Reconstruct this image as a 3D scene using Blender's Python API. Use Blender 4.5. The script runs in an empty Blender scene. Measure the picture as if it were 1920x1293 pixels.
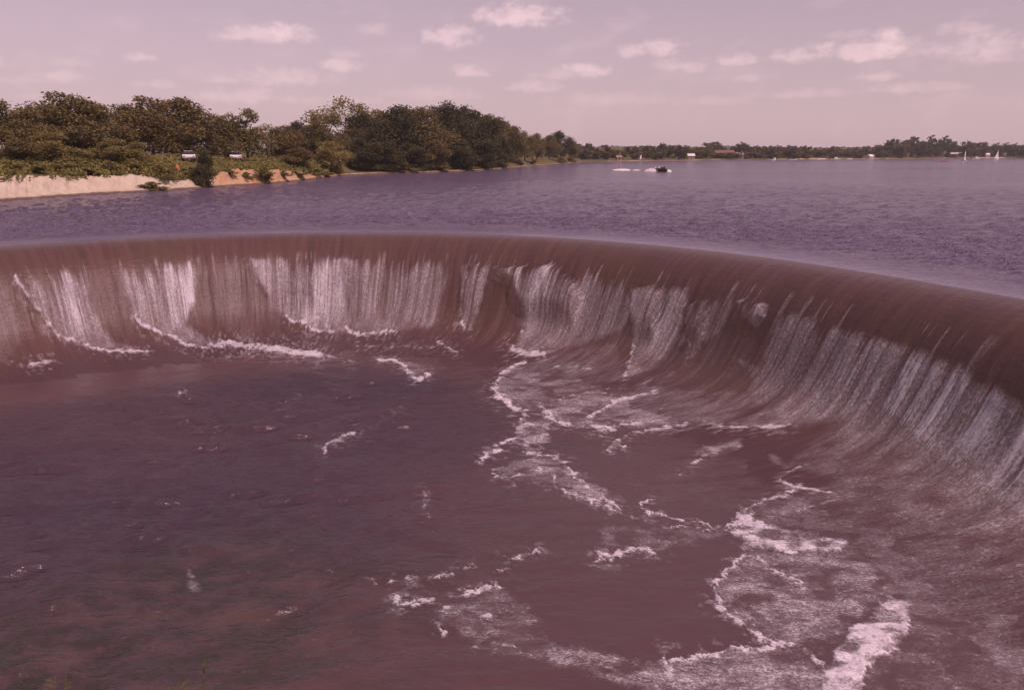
import bpy, bmesh, math, random
import numpy as np
from mathutils import Vector, Matrix

random.seed(7)
sc = bpy.context.scene
COL = sc.collection
R = math.radians

# ------------------------------------------------------------------ camera
CAM_H = 4.4                       # metres above the lake surface
FPX, CX, CY, HZ = 1500.0, 960.0, 646.5, 287.0   # focal length etc. in photo pixels (1920 x 1293)
PITCH = math.atan((CY - HZ) / FPX)
cam_data = bpy.data.cameras.new('camera')
cam_data.sensor_width = 36.0
cam_data.lens = 36.0 * FPX / 1920.0
cam_data.clip_start = 0.1
cam_data.clip_end = 20000
cam = bpy.data.objects.new('camera', cam_data)
COL.objects.link(cam)
cam.location = (0, 0, CAM_H)
cam.rotation_euler = (math.pi / 2 - PITCH, 0, 0)
sc.camera = cam

# ------------------------------------------------------------------ light
SUN_EL, SUN_AZ = R(52), R(134)    # azimuth clockwise from +Y (view direction): behind the camera, to the right
sun_data = bpy.data.lights.new('sun', 'SUN')
sun_data.energy = 2.8
sun_data.angle = R(0.5)
sun_data.color = (1.0, 0.93, 0.82)
sun = bpy.data.objects.new('sun', sun_data)
COL.objects.link(sun)
sd = Vector((math.sin(SUN_AZ) * math.cos(SUN_EL), math.cos(SUN_AZ) * math.cos(SUN_EL), math.sin(SUN_EL)))
sun.rotation_euler = sd.to_track_quat('Z', 'Y').to_euler()
sun.location = sd * 200

world = bpy.data.worlds.new('World')
sc.world = world
world.use_nodes = True

vs = sc.view_settings
vs.view_transform = 'Standard'
vs.look = 'None'
vs.gamma = 1.0
vs.use_curve_mapping = False
vs.exposure = 0.0
vs.use_white_balance = True       # the warm magenta balance of the old slide film
vs.white_balance_temperature = 7350
vs.white_balance_tint = 60
sc.cycles.use_denoising = True
sc.cycles.max_bounces = 6
sc.cycles.transparent_max_bounces = 12
sc.cycles.caustics_reflective = False
sc.cycles.caustics_refractive = False


# ------------------------------------------------------------------ node helper
class NT:
    def __init__(self, tree):
        self.t = tree

    def n(self, kind, **kw):
        nd = self.t.nodes.new(kind)
        for k, v in kw.items():
            setattr(nd, k, v)
        return nd

    def l(self, a, b):
        self.t.links.new(a, b)

    def val(self, sock, v):
        if isinstance(v, bpy.types.NodeSocket):
            self.l(v, sock)
        else:
            sock.default_value = v

    def math(self, op, a, b=None, c=None, clamp=False):
        nd = self.n('ShaderNodeMath', operation=op, use_clamp=clamp)
        self.val(nd.inputs[0], a)
        if b is not None:
            self.val(nd.inputs[1], b)
        if c is not None:
            self.val(nd.inputs[2], c)
        return nd.outputs[0]

    def smooth(self, x, a, b, lo=0.0, hi=1.0):
        nd = self.n('ShaderNodeMapRange', interpolation_type='SMOOTHSTEP')
        self.val(nd.inputs['Value'], x)
        nd.inputs['From Min'].default_value = a
        nd.inputs['From Max'].default_value = b
        nd.inputs['To Min'].default_value = lo
        nd.inputs['To Max'].default_value = hi
        return nd.outputs['Result']

    def mix(self, f, a, b):
        nd = self.n('ShaderNodeMix', data_type='RGBA')
        self.val(nd.inputs['Factor'], f)
        self.val(nd.inputs['A'], a)
        self.val(nd.inputs['B'], b)
        return next(o for o in nd.outputs if o.type == 'RGBA')

    def mapping(self, vec, scale=(1, 1, 1), rot=(0, 0, 0), loc=(0, 0, 0)):
        nd = self.n('ShaderNodeMapping')
        self.l(vec, nd.inputs['Vector'])
        nd.inputs['Scale'].default_value = scale
        nd.inputs['Rotation'].default_value = rot
        nd.inputs['Location'].default_value = loc
        return nd.outputs[0]

    def noise(self, vec, scale, detail=4.0, rough=0.55, dist=0.0):
        nd = self.n('ShaderNodeTexNoise')
        self.l(vec, nd.inputs['Vector'])
        nd.inputs['Scale'].default_value = scale
        nd.inputs['Detail'].default_value = detail
        nd.inputs['Roughness'].default_value = rough
        nd.inputs['Distortion'].default_value = dist
        return nd.outputs['Fac']

    def coord(self, which='Object'):
        return self.n('ShaderNodeTexCoord').outputs[which]

    def bump(self, height, strength, distance, normal=None):
        nd = self.n('ShaderNodeBump')
        self.l(height, nd.inputs['Height'])
        self.val(nd.inputs['Strength'], strength)
        nd.inputs['Distance'].default_value = distance
        if normal is not None:
            self.l(normal, nd.inputs['Normal'])
        return nd.outputs[0]


def c4(r, g, b):
    return (r, g, b, 1.0)


def material(name, color=None, rough=0.6, spec=0.5, metal=0.0):
    m = bpy.data.materials.new(name)
    m.use_nodes = True
    p = m.node_tree.nodes['Principled BSDF']
    p.inputs['Roughness'].default_value = rough
    p.inputs['Specular IOR Level'].default_value = spec
    p.inputs['Metallic'].default_value = metal
    if color:
        p.inputs['Base Color'].default_value = c4(*color)
    return m, NT(m.node_tree), p


def mottled(name, c_a, c_b, scale=3.0, rough=0.7, bump=0.0, spec=0.3):
    """Two-tone painted or weathered surface."""
    m, t, p = material(name, rough=rough, spec=spec)
    co = t.coord()
    n = t.noise(co, scale, 5, 0.65)
    t.l(t.mix(t.smooth(n, 0.3, 0.7), c4(*c_a), c4(*c_b)), p.inputs['Base Color'])
    if bump:
        t.l(t.bump(t.noise(co, scale * 4, 4), 0.6, bump), p.inputs['Normal'])
    return m


# ------------------------------------------------------------------ sky (world shader)
def unpix(x, y):
    """direction (east, north, up) seen through photo pixel x, y from the camera"""
    u, v = (x - CX) / FPX, (CY - y) / FPX
    cp, sp = math.cos(PITCH), math.sin(PITCH)
    return (u, cp + v * sp, -sp + v * cp)


def build_sky():
    t = NT(world.node_tree)
    bg = world.node_tree.nodes['Background']
    bg.inputs['Strength'].default_value = 0.108
    sky = t.n('ShaderNodeTexSky', sky_type='NISHITA', sun_disc=False)
    sky.sun_elevation = SUN_EL
    sky.sun_rotation = SUN_AZ
    sky.air_density = 1.0
    sky.dust_density = 1.2
    sky.ozone_density = 0.6
    hs = t.n('ShaderNodeHueSaturation')
    hs.inputs['Saturation'].default_value = 0.42
    hs.inputs['Value'].default_value = 0.72
    t.l(sky.outputs[0], hs.inputs['Color'])
    # summer haze: a pale veil over the whole sky, thickest towards the horizon
    sz = t.n('ShaderNodeSeparateXYZ')
    t.l(t.coord('Generated'), sz.inputs[0])
    hz_ = t.math('ADD', 0.11, t.math('MULTIPLY', t.math('POWER', 2.718, t.math('MULTIPLY', t.math('MAXIMUM', sz.outputs[2], 0.0), -9.0)), 0.72))
    sky_col = t.mix(hz_, hs.outputs[0], c4(5.1, 5.25, 4.85))
    # fair-weather cumulus: each a flat-bottomed puff at its own azimuth / elevation
    d = t.n('ShaderNodeSeparateXYZ')
    vec = t.coord('Generated')
    t.l(vec, d.inputs[0])
    az = t.math('ARCTAN2', d.outputs[0], d.outputs[1])
    el = t.math('ARCSINE', d.outputs[2])
    comb = t.n('ShaderNodeCombineXYZ')
    t.l(az, comb.inputs[0])
    t.l(el, comb.inputs[1])
    uv = comb.outputs[0]
    puff = t.noise(t.mapping(uv, (1, 1.5, 1)), 42.0, 6.0, 0.6)
    big = t.noise(t.mapping(uv, (1, 1.8, 1), loc=(3.1, 0, 0)), 15.0, 4.0, 0.55)
    # one puff = node group
    g = bpy.data.node_groups.new('cloud_puff', 'ShaderNodeTree')
    for nm in ('Az', 'El', 'A0', 'E0', 'W', 'H', 'Amount', 'Noise'):
        g.interface.new_socket(nm, in_out='INPUT', socket_type='NodeSocketFloat')
    g.interface.new_socket('Density', in_out='OUTPUT', socket_type='NodeSocketFloat')
    gt = NT(g)
    gi, go = gt.n('NodeGroupInput'), gt.n('NodeGroupOutput')
    I = {s.name: s for s in gi.outputs if s.name}
    dx = gt.math('DIVIDE', gt.math('SUBTRACT', I['Az'], I['A0']), I['W'])
    dy = gt.math('DIVIDE', gt.math('SUBTRACT', I['El'], I['E0']), I['H'])
    dn = gt.math('MULTIPLY', gt.math('MINIMUM', dy, 0.0), 1.5)      # flatter below
    up = gt.math('MAXIMUM', dy, 0.0)
    r2 = gt.math('ADD', gt.math('MULTIPLY', dx, dx), gt.math('ADD', gt.math('MULTIPLY', dn, dn), gt.math('MULTIPLY', up, up)))
    body = gt.math('SUBTRACT', 1.0, gt.math('SQRT', r2))
    v = gt.math('ADD', body, gt.math('MULTIPLY', gt.math('SUBTRACT', I['Noise'], 0.5), 2.6))
    ss = gt.smooth(v, -0.12, 1.0)
    gt.l(gt.math('MULTIPLY', gt.math('MULTIPLY', ss, gt.smooth(body, -0.35, 0.3)), I['Amount']), go.inputs[0])
    # (photo x, y of the puff, half width, half height, brightness)
    CL = [(470, 68, 62, 17, .75), (540, 66, 44, 20, .95), (700, 57, 36, 13, .35), (845, 72, 46, 24, .8), (858, 80, 30, 14, .5), (975, 33, 80, 24, .95),
          (260, 109, 30, 9, .5), (640, 125, 42, 13, .6), (655, 103, 34, 11, .3), (112, 143, 46, 11, .45), (60, 152, 60, 8, .25), (130, 118, 32, 10, .25),
          (530, 148, 90, 20, .5), (415, 150, 40, 10, .42), (290, 160, 30, 9, .4), (880, 137, 36, 14, .6), (1190, 97, 34, 15, .6), (1240, 93, 42, 17, .75),
          (1100, 132, 46, 15, .75), (1060, 140, 60, 14, .4), (1000, 164, 50, 14, .5), (1285, 126, 52, 15, .5), (1378, 114, 32, 14, .6), (1400, 146, 50, 11, .35),
          (1500, 108, 50, 14, .75), (1600, 100, 80, 20, .8), (1660, 88, 44, 26, .95), (1730, 98, 60, 14, .4), (1850, 95, 70, 26, .6), (1810, 56, 36, 14, .45),
          (1640, 145, 40, 11, .5), (1690, 168, 46, 11, .42), (1770, 165, 50, 10, .25), (1500, 178, 90, 9, .3), (1150, 190, 120, 16, .3), (820, 178, 90, 16, .35),
          (450, 182, 100, 16, .4), (640, 190, 80, 10, .25), (1345, 190, 60, 10, .22), (1600, 66, 50, 10, .25), (110, 182, 50, 10, .3), (-120, 110, 90, 22, .6), (-300, 60, 90, 26, .7),
          (2060, 90, 90, 26, .6), (2250, 130, 120, 24, .6), (700, -60, 90, 30, .6), (1300, -80, 110, 36, .7), (250, -50, 90, 30, .5), (1750, -60, 80, 30, .6)]
    tot = None
    for (x, y, w, h, a) in CL:
        dr = unpix(x, y)
        a0 = math.atan2(dr[0], dr[1])
        e0 = math.asin(dr[2] / math.sqrt(sum(q * q for q in dr)))
        nd = t.n('ShaderNodeGroup')
        nd.node_tree = g
        t.l(az, nd.inputs['Az'])
        t.l(el, nd.inputs['El'])
        t.l(puff, nd.inputs['Noise'])
        nd.inputs['A0'].default_value = a0
        nd.inputs['E0'].default_value = e0
        nd.inputs['W'].default_value = w / FPX * 1.2
        nd.inputs['H'].default_value = h / FPX * 1.25
        nd.inputs['Amount'].default_value = a
        tot = nd.outputs[0] if tot is None else t.math('MAXIMUM', tot, nd.outputs[0])
    # thin scattered cloud over the rest of the sky
    veil = t.math('MULTIPLY', t.smooth(big, 0.5, 0.8), 0.22)
    tot = t.math('MAXIMUM', tot, veil)
    cloud = c4(7.3, 7.3, 6.7)
    t.l(t.mix(t.math('MULTIPLY', tot, 0.70), sky_col, cloud), bg.inputs['Color'])


build_sky()

# ------------------------------------------------------------------ numpy noise
def _lat(seed):
    return np.random.RandomState(seed).rand(512, 512).astype(np.float32)


_LATS = [_lat(s) for s in range(8)]


def vnoise(x, y, seed=0):
    L = _LATS[seed % 8]
    x = x + 37.3 * seed
    y = y + 71.7 * seed
    xi = np.floor(x).astype(np.int64)
    yi = np.floor(y).astype(np.int64)
    fx = x - xi
    fy = y - yi
    fx = fx * fx * (3 - 2 * fx)
    fy = fy * fy * (3 - 2 * fy)
    x0, x1, y0, y1 = xi % 512, (xi + 1) % 512, yi % 512, (yi + 1) % 512
    a = L[x0, y0] * (1 - fx) + L[x1, y0] * fx
    b = L[x0, y1] * (1 - fx) + L[x1, y1] * fx
    return a * (1 - fy) + b * fy


def fbm(x, y, octs=4, seed=0, gain=0.5):
    s, a, tot = 0.0, 1.0, 0.0
    for o in range(octs):
        s = s + a * vnoise(x * 2 ** o, y * 2 ** o, seed + o)
        tot += a
        a *= gain
    return s / tot


def ss(a, b, x):
    t_ = np.clip((x - a) / (b - a), 0, 1)
    return t_ * t_ * (3 - 2 * t_)


# ------------------------------------------------------------------ projection helpers
CP, SP = math.cos(PITCH), math.sin(PITCH)


def at(x, y, z=0.0):
    """point on the horizontal plane z that the photograph shows at pixel x, y"""
    d = unpix(x, y)
    k = (z - CAM_H) / d[2]
    return Vector((d[0] * k, d[1] * k, z))


def at_dist(x, dist, z=1.5):
    """ground position under photo column x at forward distance dist"""
    return Vector(((x - CX) / FPX * (dist * CP + (CAM_H - z) * SP), dist, 0.0))


def height_at(y, dist):
    """height whose image row is y at forward distance dist"""
    d = unpix(CX, y)
    return CAM_H + d[2] / d[1] * dist


def project(P):
    X, Y, Z = P[..., 0], P[..., 1], P[..., 2] - CAM_H
    f = Y * CP - Z * SP
    v = Y * SP + Z * CP
    f = np.where(f < 0.5, 0.5, f)
    return CX + FPX * X / f, CY - FPX * v / f


# ------------------------------------------------------------------ mesh helpers
def grid_faces(nu, nv):
    i = np.arange(nu - 1)[:, None] * nv + np.arange(nv - 1)[None, :]
    return np.stack([i, i + nv, i + nv + 1, i + 1], -1).reshape(-1, 4)


def np_mesh(name, verts, faces, mat, smooth=True, attrs=None, uv=None):
    me = bpy.data.meshes.new(name)
    verts = np.ascontiguousarray(verts, dtype=np.float32).reshape(-1, 3)
    faces = np.ascontiguousarray(faces, dtype=np.int32)
    k = faces.shape[1]
    me.vertices.add(len(verts))
    me.vertices.foreach_set('co', verts.ravel())
    me.loops.add(faces.size)
    me.loops.foreach_set('vertex_index', faces.ravel())
    me.polygons.add(len(faces))
    me.polygons.foreach_set('loop_start', np.arange(len(faces), dtype=np.int32) * k)
    me.polygons.foreach_set('use_smooth', np.full(len(faces), smooth))
    if attrs:
        for nm, a in attrs.items():
            at_ = me.attributes.new(nm, 'FLOAT', 'POINT')
            at_.data.foreach_set('value', np.ascontiguousarray(a, dtype=np.float32).ravel())
    if uv is not None:
        ul = me.uv_layers.new(name='uv')
        ul.data.foreach_set('uv', np.ascontiguousarray(uv.reshape(-1, 2)[faces.ravel()], dtype=np.float32).ravel())
    me.update(calc_edges=True)
    me.validate()
    if mat:
        me.materials.append(mat)
    return me


def link(name, me, parent=None, loc=None):
    o = bpy.data.objects.new(name, me)
    COL.objects.link(o)
    if parent:
        o.parent = parent
    if loc is not None:
        o.location = loc
    return o


def tag(o, label=None, cat=None, group=None, kind=None):
    if label:
        o['label'] = label
    if cat:
        o['category'] = cat
    if group:
        o['group'] = group
    if kind:
        o['kind'] = kind
    return o


def thing(name, label, cat, loc=(0, 0, 0), rz=0.0, group=None, scale=(1, 1, 1)):
    o = link(name, None)
    o.location = loc
    o.rotation_euler = (0, 0, rz)
    o.scale = scale
    return tag(o, label, cat, group)


def compact(verts, faces, keep, *arrs):
    f = faces[keep]
    used = np.zeros(len(verts), bool)
    used[f.ravel()] = True
    idx = np.cumsum(used) - 1
    return (verts[used], idx[f]) + tuple(a[used] for a in arrs)


# ------------------------------------------------------------------ foam layout (features of the falling water)
BW, BH = 1000, 700                # half-resolution layout buffer, photo pixels / 2, margin 20
BO = 20


class Layout:
    def __init__(self):
        self.body = np.zeros((BH, BW), np.float32)
        self.edge = np.zeros((BH, BW), np.float32)
        self.halo = np.zeros((BH, BW), np.float32)

    @staticmethod
    def _seg(px, py, a, b):
        ax, ay = a
        bx, by = b
        L = max((bx - ax) ** 2 + (by - ay) ** 2, 1e-6)
        k = np.clip(((px - ax) * (bx - ax) + (py - ay) * (by - ay)) / L, 0, 1)
        return np.hypot(px - ax - k * (bx - ax), py - ay - k * (by - ay))

    def poly(self, pts, amt, soft=8.0):
        P = [((x / 2 + BO), (y / 2 + BO)) for x, y in pts]
        soft /= 2
        x0 = max(int(min(p[0] for p in P) - soft - 2), 0)
        x1 = min(int(max(p[0] for p in P) + soft + 3), BW)
        y0 = max(int(min(p[1] for p in P) - soft - 2), 0)
        y1 = min(int(max(p[1] for p in P) + soft + 3), BH)
        px, py = np.meshgrid(np.arange(x0, x1, dtype=np.float32), np.arange(y0, y1, dtype=np.float32))
        ins = np.zeros(px.shape, bool)
        dist = np.full(px.shape, 1e9, np.float32)
        for i in range(len(P)):
            a, b = P[i], P[(i + 1) % len(P)]
            if a[1] != b[1]:
                c = ((a[1] > py) != (b[1] > py)) & (px < (b[0] - a[0]) * (py - a[1]) / (b[1] - a[1]) + a[0])
                ins ^= c
            dist = np.minimum(dist, self._seg(px, py, a, b))
        sd_ = np.where(ins, dist, -dist)
        v = amt * ss(-soft * 0.5, soft * 0.5, sd_)
        w = self.body[y0:y1, x0:x1]
        np.maximum(w, v, out=w)

    def line(self, pts, width=5.0, amt=1.0):
        self._stroke(self.edge, pts, width, amt)
        self._stroke(self.halo, pts, width * 4.5, amt * 0.75)

    def _stroke(self, buf, pts, width, amt):
        P = [((x / 2 + BO), (y / 2 + BO)) for x, y in pts]
        w2 = width / 2
        for a, b in zip(P[:-1], P[1:]):
            x0 = max(int(min(a[0], b[0]) - w2 - 2), 0)
            x1 = min(int(max(a[0], b[0]) + w2 + 3), BW)
            y0 = max(int(min(a[1], b[1]) - w2 - 2), 0)
            y1 = min(int(max(a[1], b[1]) + w2 + 3), BH)
            if x1 <= x0 or y1 <= y0:
                continue
            px, py = np.meshgrid(np.arange(x0, x1, dtype=np.float32), np.arange(y0, y1, dtype=np.float32))
            v = amt * (1 - ss(0.1 * w2, w2, self._seg(px, py, a, b)))
            w = buf[y0:y1, x0:x1]
            np.maximum(w, v, out=w)

    @staticmethod
    def sample(buf, x, y):
        x = np.clip(x / 2 + BO, 0, BW - 1.01)
        y = np.clip(y / 2 + BO, 0, BH - 1.01)
        xi, yi = x.astype(int), y.astype(int)
        fx, fy = x - xi, y - yi
        return ((buf[yi, xi] * (1 - fx) + buf[yi, xi + 1] * fx) * (1 - fy) +
                (buf[yi + 1, xi] * (1 - fx) + buf[yi + 1, xi + 1] * fx) * fy)


FALL, MAIN, LIFT = Layout(), Layout(), Layout()
# sheets of white water on the face of the weir: (outline, amount, edge softness)
for pts, a, s_ in [
    ([(22, 512), (160, 500), (166, 560), (185, 600), (215, 640), (280, 660), (205, 660), (150, 647), (100, 630), (90, 608), (62, 575), (40, 545)], .70, 18),
    ([(-60, 520), (10, 520), (30, 580), (40, 640), (15, 680), (-60, 690)], .3, 14),
    ([(165, 502), (225, 500), (250, 590), (270, 640), (280, 660), (215, 640), (185, 600)], .24, 18),
    ([(222, 500), (372, 488), (368, 560), (350, 610), (400, 640), (480, 652), (600, 665), (560, 664), (460, 652), (380, 652), (325, 634), (265, 610), (252, 590), (235, 560)], .74, 18),
    ([(370, 488), (460, 484), (500, 560), (540, 610), (600, 640), (640, 660), (480, 650), (350, 610), (368, 560)], .22, 18),
    ([(462, 486), (600, 478), (640, 485), (650, 560), (660, 600), (660, 626), (580, 618), (575, 605), (545, 603), (525, 593), (508, 575), (493, 545)], .74, 18),
    ([(533, 556), (585, 556), (600, 600), (578, 612), (548, 604), (533, 590)], .95, 8),
    ([(640, 485), (760, 484), (850, 488), (830, 560), (815, 612), (760, 622), (700, 630), (660, 626), (650, 560)], .6, 18),
    ([(868, 496), (920, 492), (905, 560), (890, 605), (866, 617), (864, 600)], .64, 18),
    ([(932, 510), (1010, 486), (1190, 510), (1185, 570), (1165, 620), (1110, 640), (1060, 652), (1018, 667), (963, 657), (975, 640), (983, 600), (978, 560), (968, 532)], .66, 18),
    ([(985, 680), (1060, 660), (1160, 640), (1170, 712), (1080, 740), (1000, 760), (960, 768), (930, 745), (924, 725), (940, 700)], .36, 14),
    ([(1190, 550), (1290, 535), (1290, 600), (1260, 660), (1230, 690), (1168, 714), (1185, 670), (1190, 620)], .66, 18),
    ([(1300, 565), (1380, 555), (1350, 620), (1298, 672), (1288, 650)], .5, 18),
    ([(1380, 565), (1410, 562), (1442, 572), (1436, 600), (1415, 613), (1398, 598)], .62, 14),
    ([(1365, 665), (1440, 690), (1520, 730), (1500, 760), (1420, 720)], .42, 20),
    ([(1455, 578), (1600, 620), (1700, 650), (1800, 690), (1925, 760), (1960, 800), (1960, 1310), (1590, 1310), (1660, 1200), (1690, 1110), (1600, 1030), (1400, 985), (1400, 960),
      (1500, 920), (1560, 900), (1470, 870), (1520, 830), (1570, 790), (1440, 803), (1400, 740), (1430, 680)], .62, 26),
    ([(1700, 650), (1800, 690), (1960, 790), (1960, 1010), (1800, 900), (1640, 760)], .85, 40),
    ([(1012, 760), (1060, 745), (1200, 725), (1400, 735), (1450, 790), (1420, 803), (1320, 797), (1240, 795), (1180, 800), (1100, 803), (1040, 793)], .45, 18),
    ([(1170, 735), (1215, 735), (1200, 752), (1165, 755)], .7, 18),
    ([(1030, 690), (1080, 684), (1140, 692), (1100, 700), (1040, 702)], .62, 18),
    ([(1150, 905), (1300, 850), (1480, 860), (1500, 900), (1400, 960), (1250, 960)], .12, 40),
    ([(1390, 1035), (1600, 1030), (1690, 1110), (1650, 1130), (1560, 1210), (1470, 1205), (1380, 1160), (1337, 1110)], .46, 40),
    ([(1655, 1120), (1700, 1130), (1707, 1170), (1690, 1215), (1640, 1235), (1600, 1310), (1530, 1310), (1550, 1240), (1590, 1190), (1640, 1155)], .95, 9),
    ([(1250, 1240), (1310, 1230), (1430, 1218), (1480, 1205), (1540, 1255), (1580, 1310), (1240, 1310)], .5, 18),
    ([(1370, 990), (1400, 963), (1430, 985), (1595, 1012), (1570, 1032), (1480, 1038), (1400, 1024)], .95, 8),
    ([(975, 790), (1030, 790), (1030, 825), (990, 835), (965, 815)], .68, 14),
    ([(930, 880), (1000, 850), (1060, 870), (1160, 945), (1110, 950), (1040, 915), (950, 900)], .46, 18),
    ([(1060, 880), (1165, 935), (1130, 955), (1050, 905)], .6, 16),
    ([(820, 1150), (940, 1105), (1010, 1150), (1010, 1235), (900, 1215)], .38, 40),
    ([(1000, 1205), (1080, 1215), (1260, 1255), (1260, 1310), (1150, 1280), (1020, 1240)], .44, 22),
    ([(1120, 985), (1280, 990), (1370, 1000), (1240, 1040), (1130, 1025)], .3, 30),
    ([(1320, 838), (1390, 826), (1388, 840), (1340, 850)], .7, 18),
    ([(1440, 850), (1455, 855), (1475, 875), (1450, 870)], .8, 18),
    ([(352, 1068), (366, 1072), (376, 1105), (356, 1112)], .34, 18),
    ([(740, 672), (830, 690), (800, 712), (770, 712)], .38, 18),
]:
    (MAIN if pts[0] in ((1455, 578), (1700, 650)) else FALL).poly(pts, a, s_)
for pts, a, s_ in [
    ([(5, 500), (860, 486), (850, 620), (700, 640), (600, 668), (280, 664), (150, 650), (90, 625), (5, 530)], .17, 26),
    ([(990, 560), (1180, 540), (1290, 600), (1450, 640), (1600, 780), (1440, 800), (1000, 770), (960, 700), (1000, 650)], .2, 34),
]:
    FALL.poly(pts, a, s_)
# where a curtain springs clear of the face and shades the hollow beside it (metres)
for pts, a, s_ in [
    ([(928, 508), (1060, 496), (1090, 560), (1070, 640), (1018, 668), (960, 658), (983, 600), (966, 532)], .75, 16),
    ([(458, 484), (570, 478), (620, 620), (545, 606), (490, 548)], .40, 16),
    ([(1186, 545), (1240, 535), (1230, 640), (1190, 712), (1165, 715), (1184, 670)], .55, 14),
    ([(1285, 580), (1330, 560), (1320, 640), (1296, 674)], .45, 12),
    ([(20, 510), (110, 504), (170, 640), (100, 632), (60, 575)], .30, 16),
    ([(232, 560), (300, 500), (350, 640), (262, 612)], .30, 16),
    ([(862, 500), (905, 494), (890, 605), (862, 617)], .35, 12),
    ([(1378, 562), (1442, 570), (1436, 602), (1398, 600)], .25, 20),
]:
    LIFT.poly(pts, a, s_)
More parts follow.
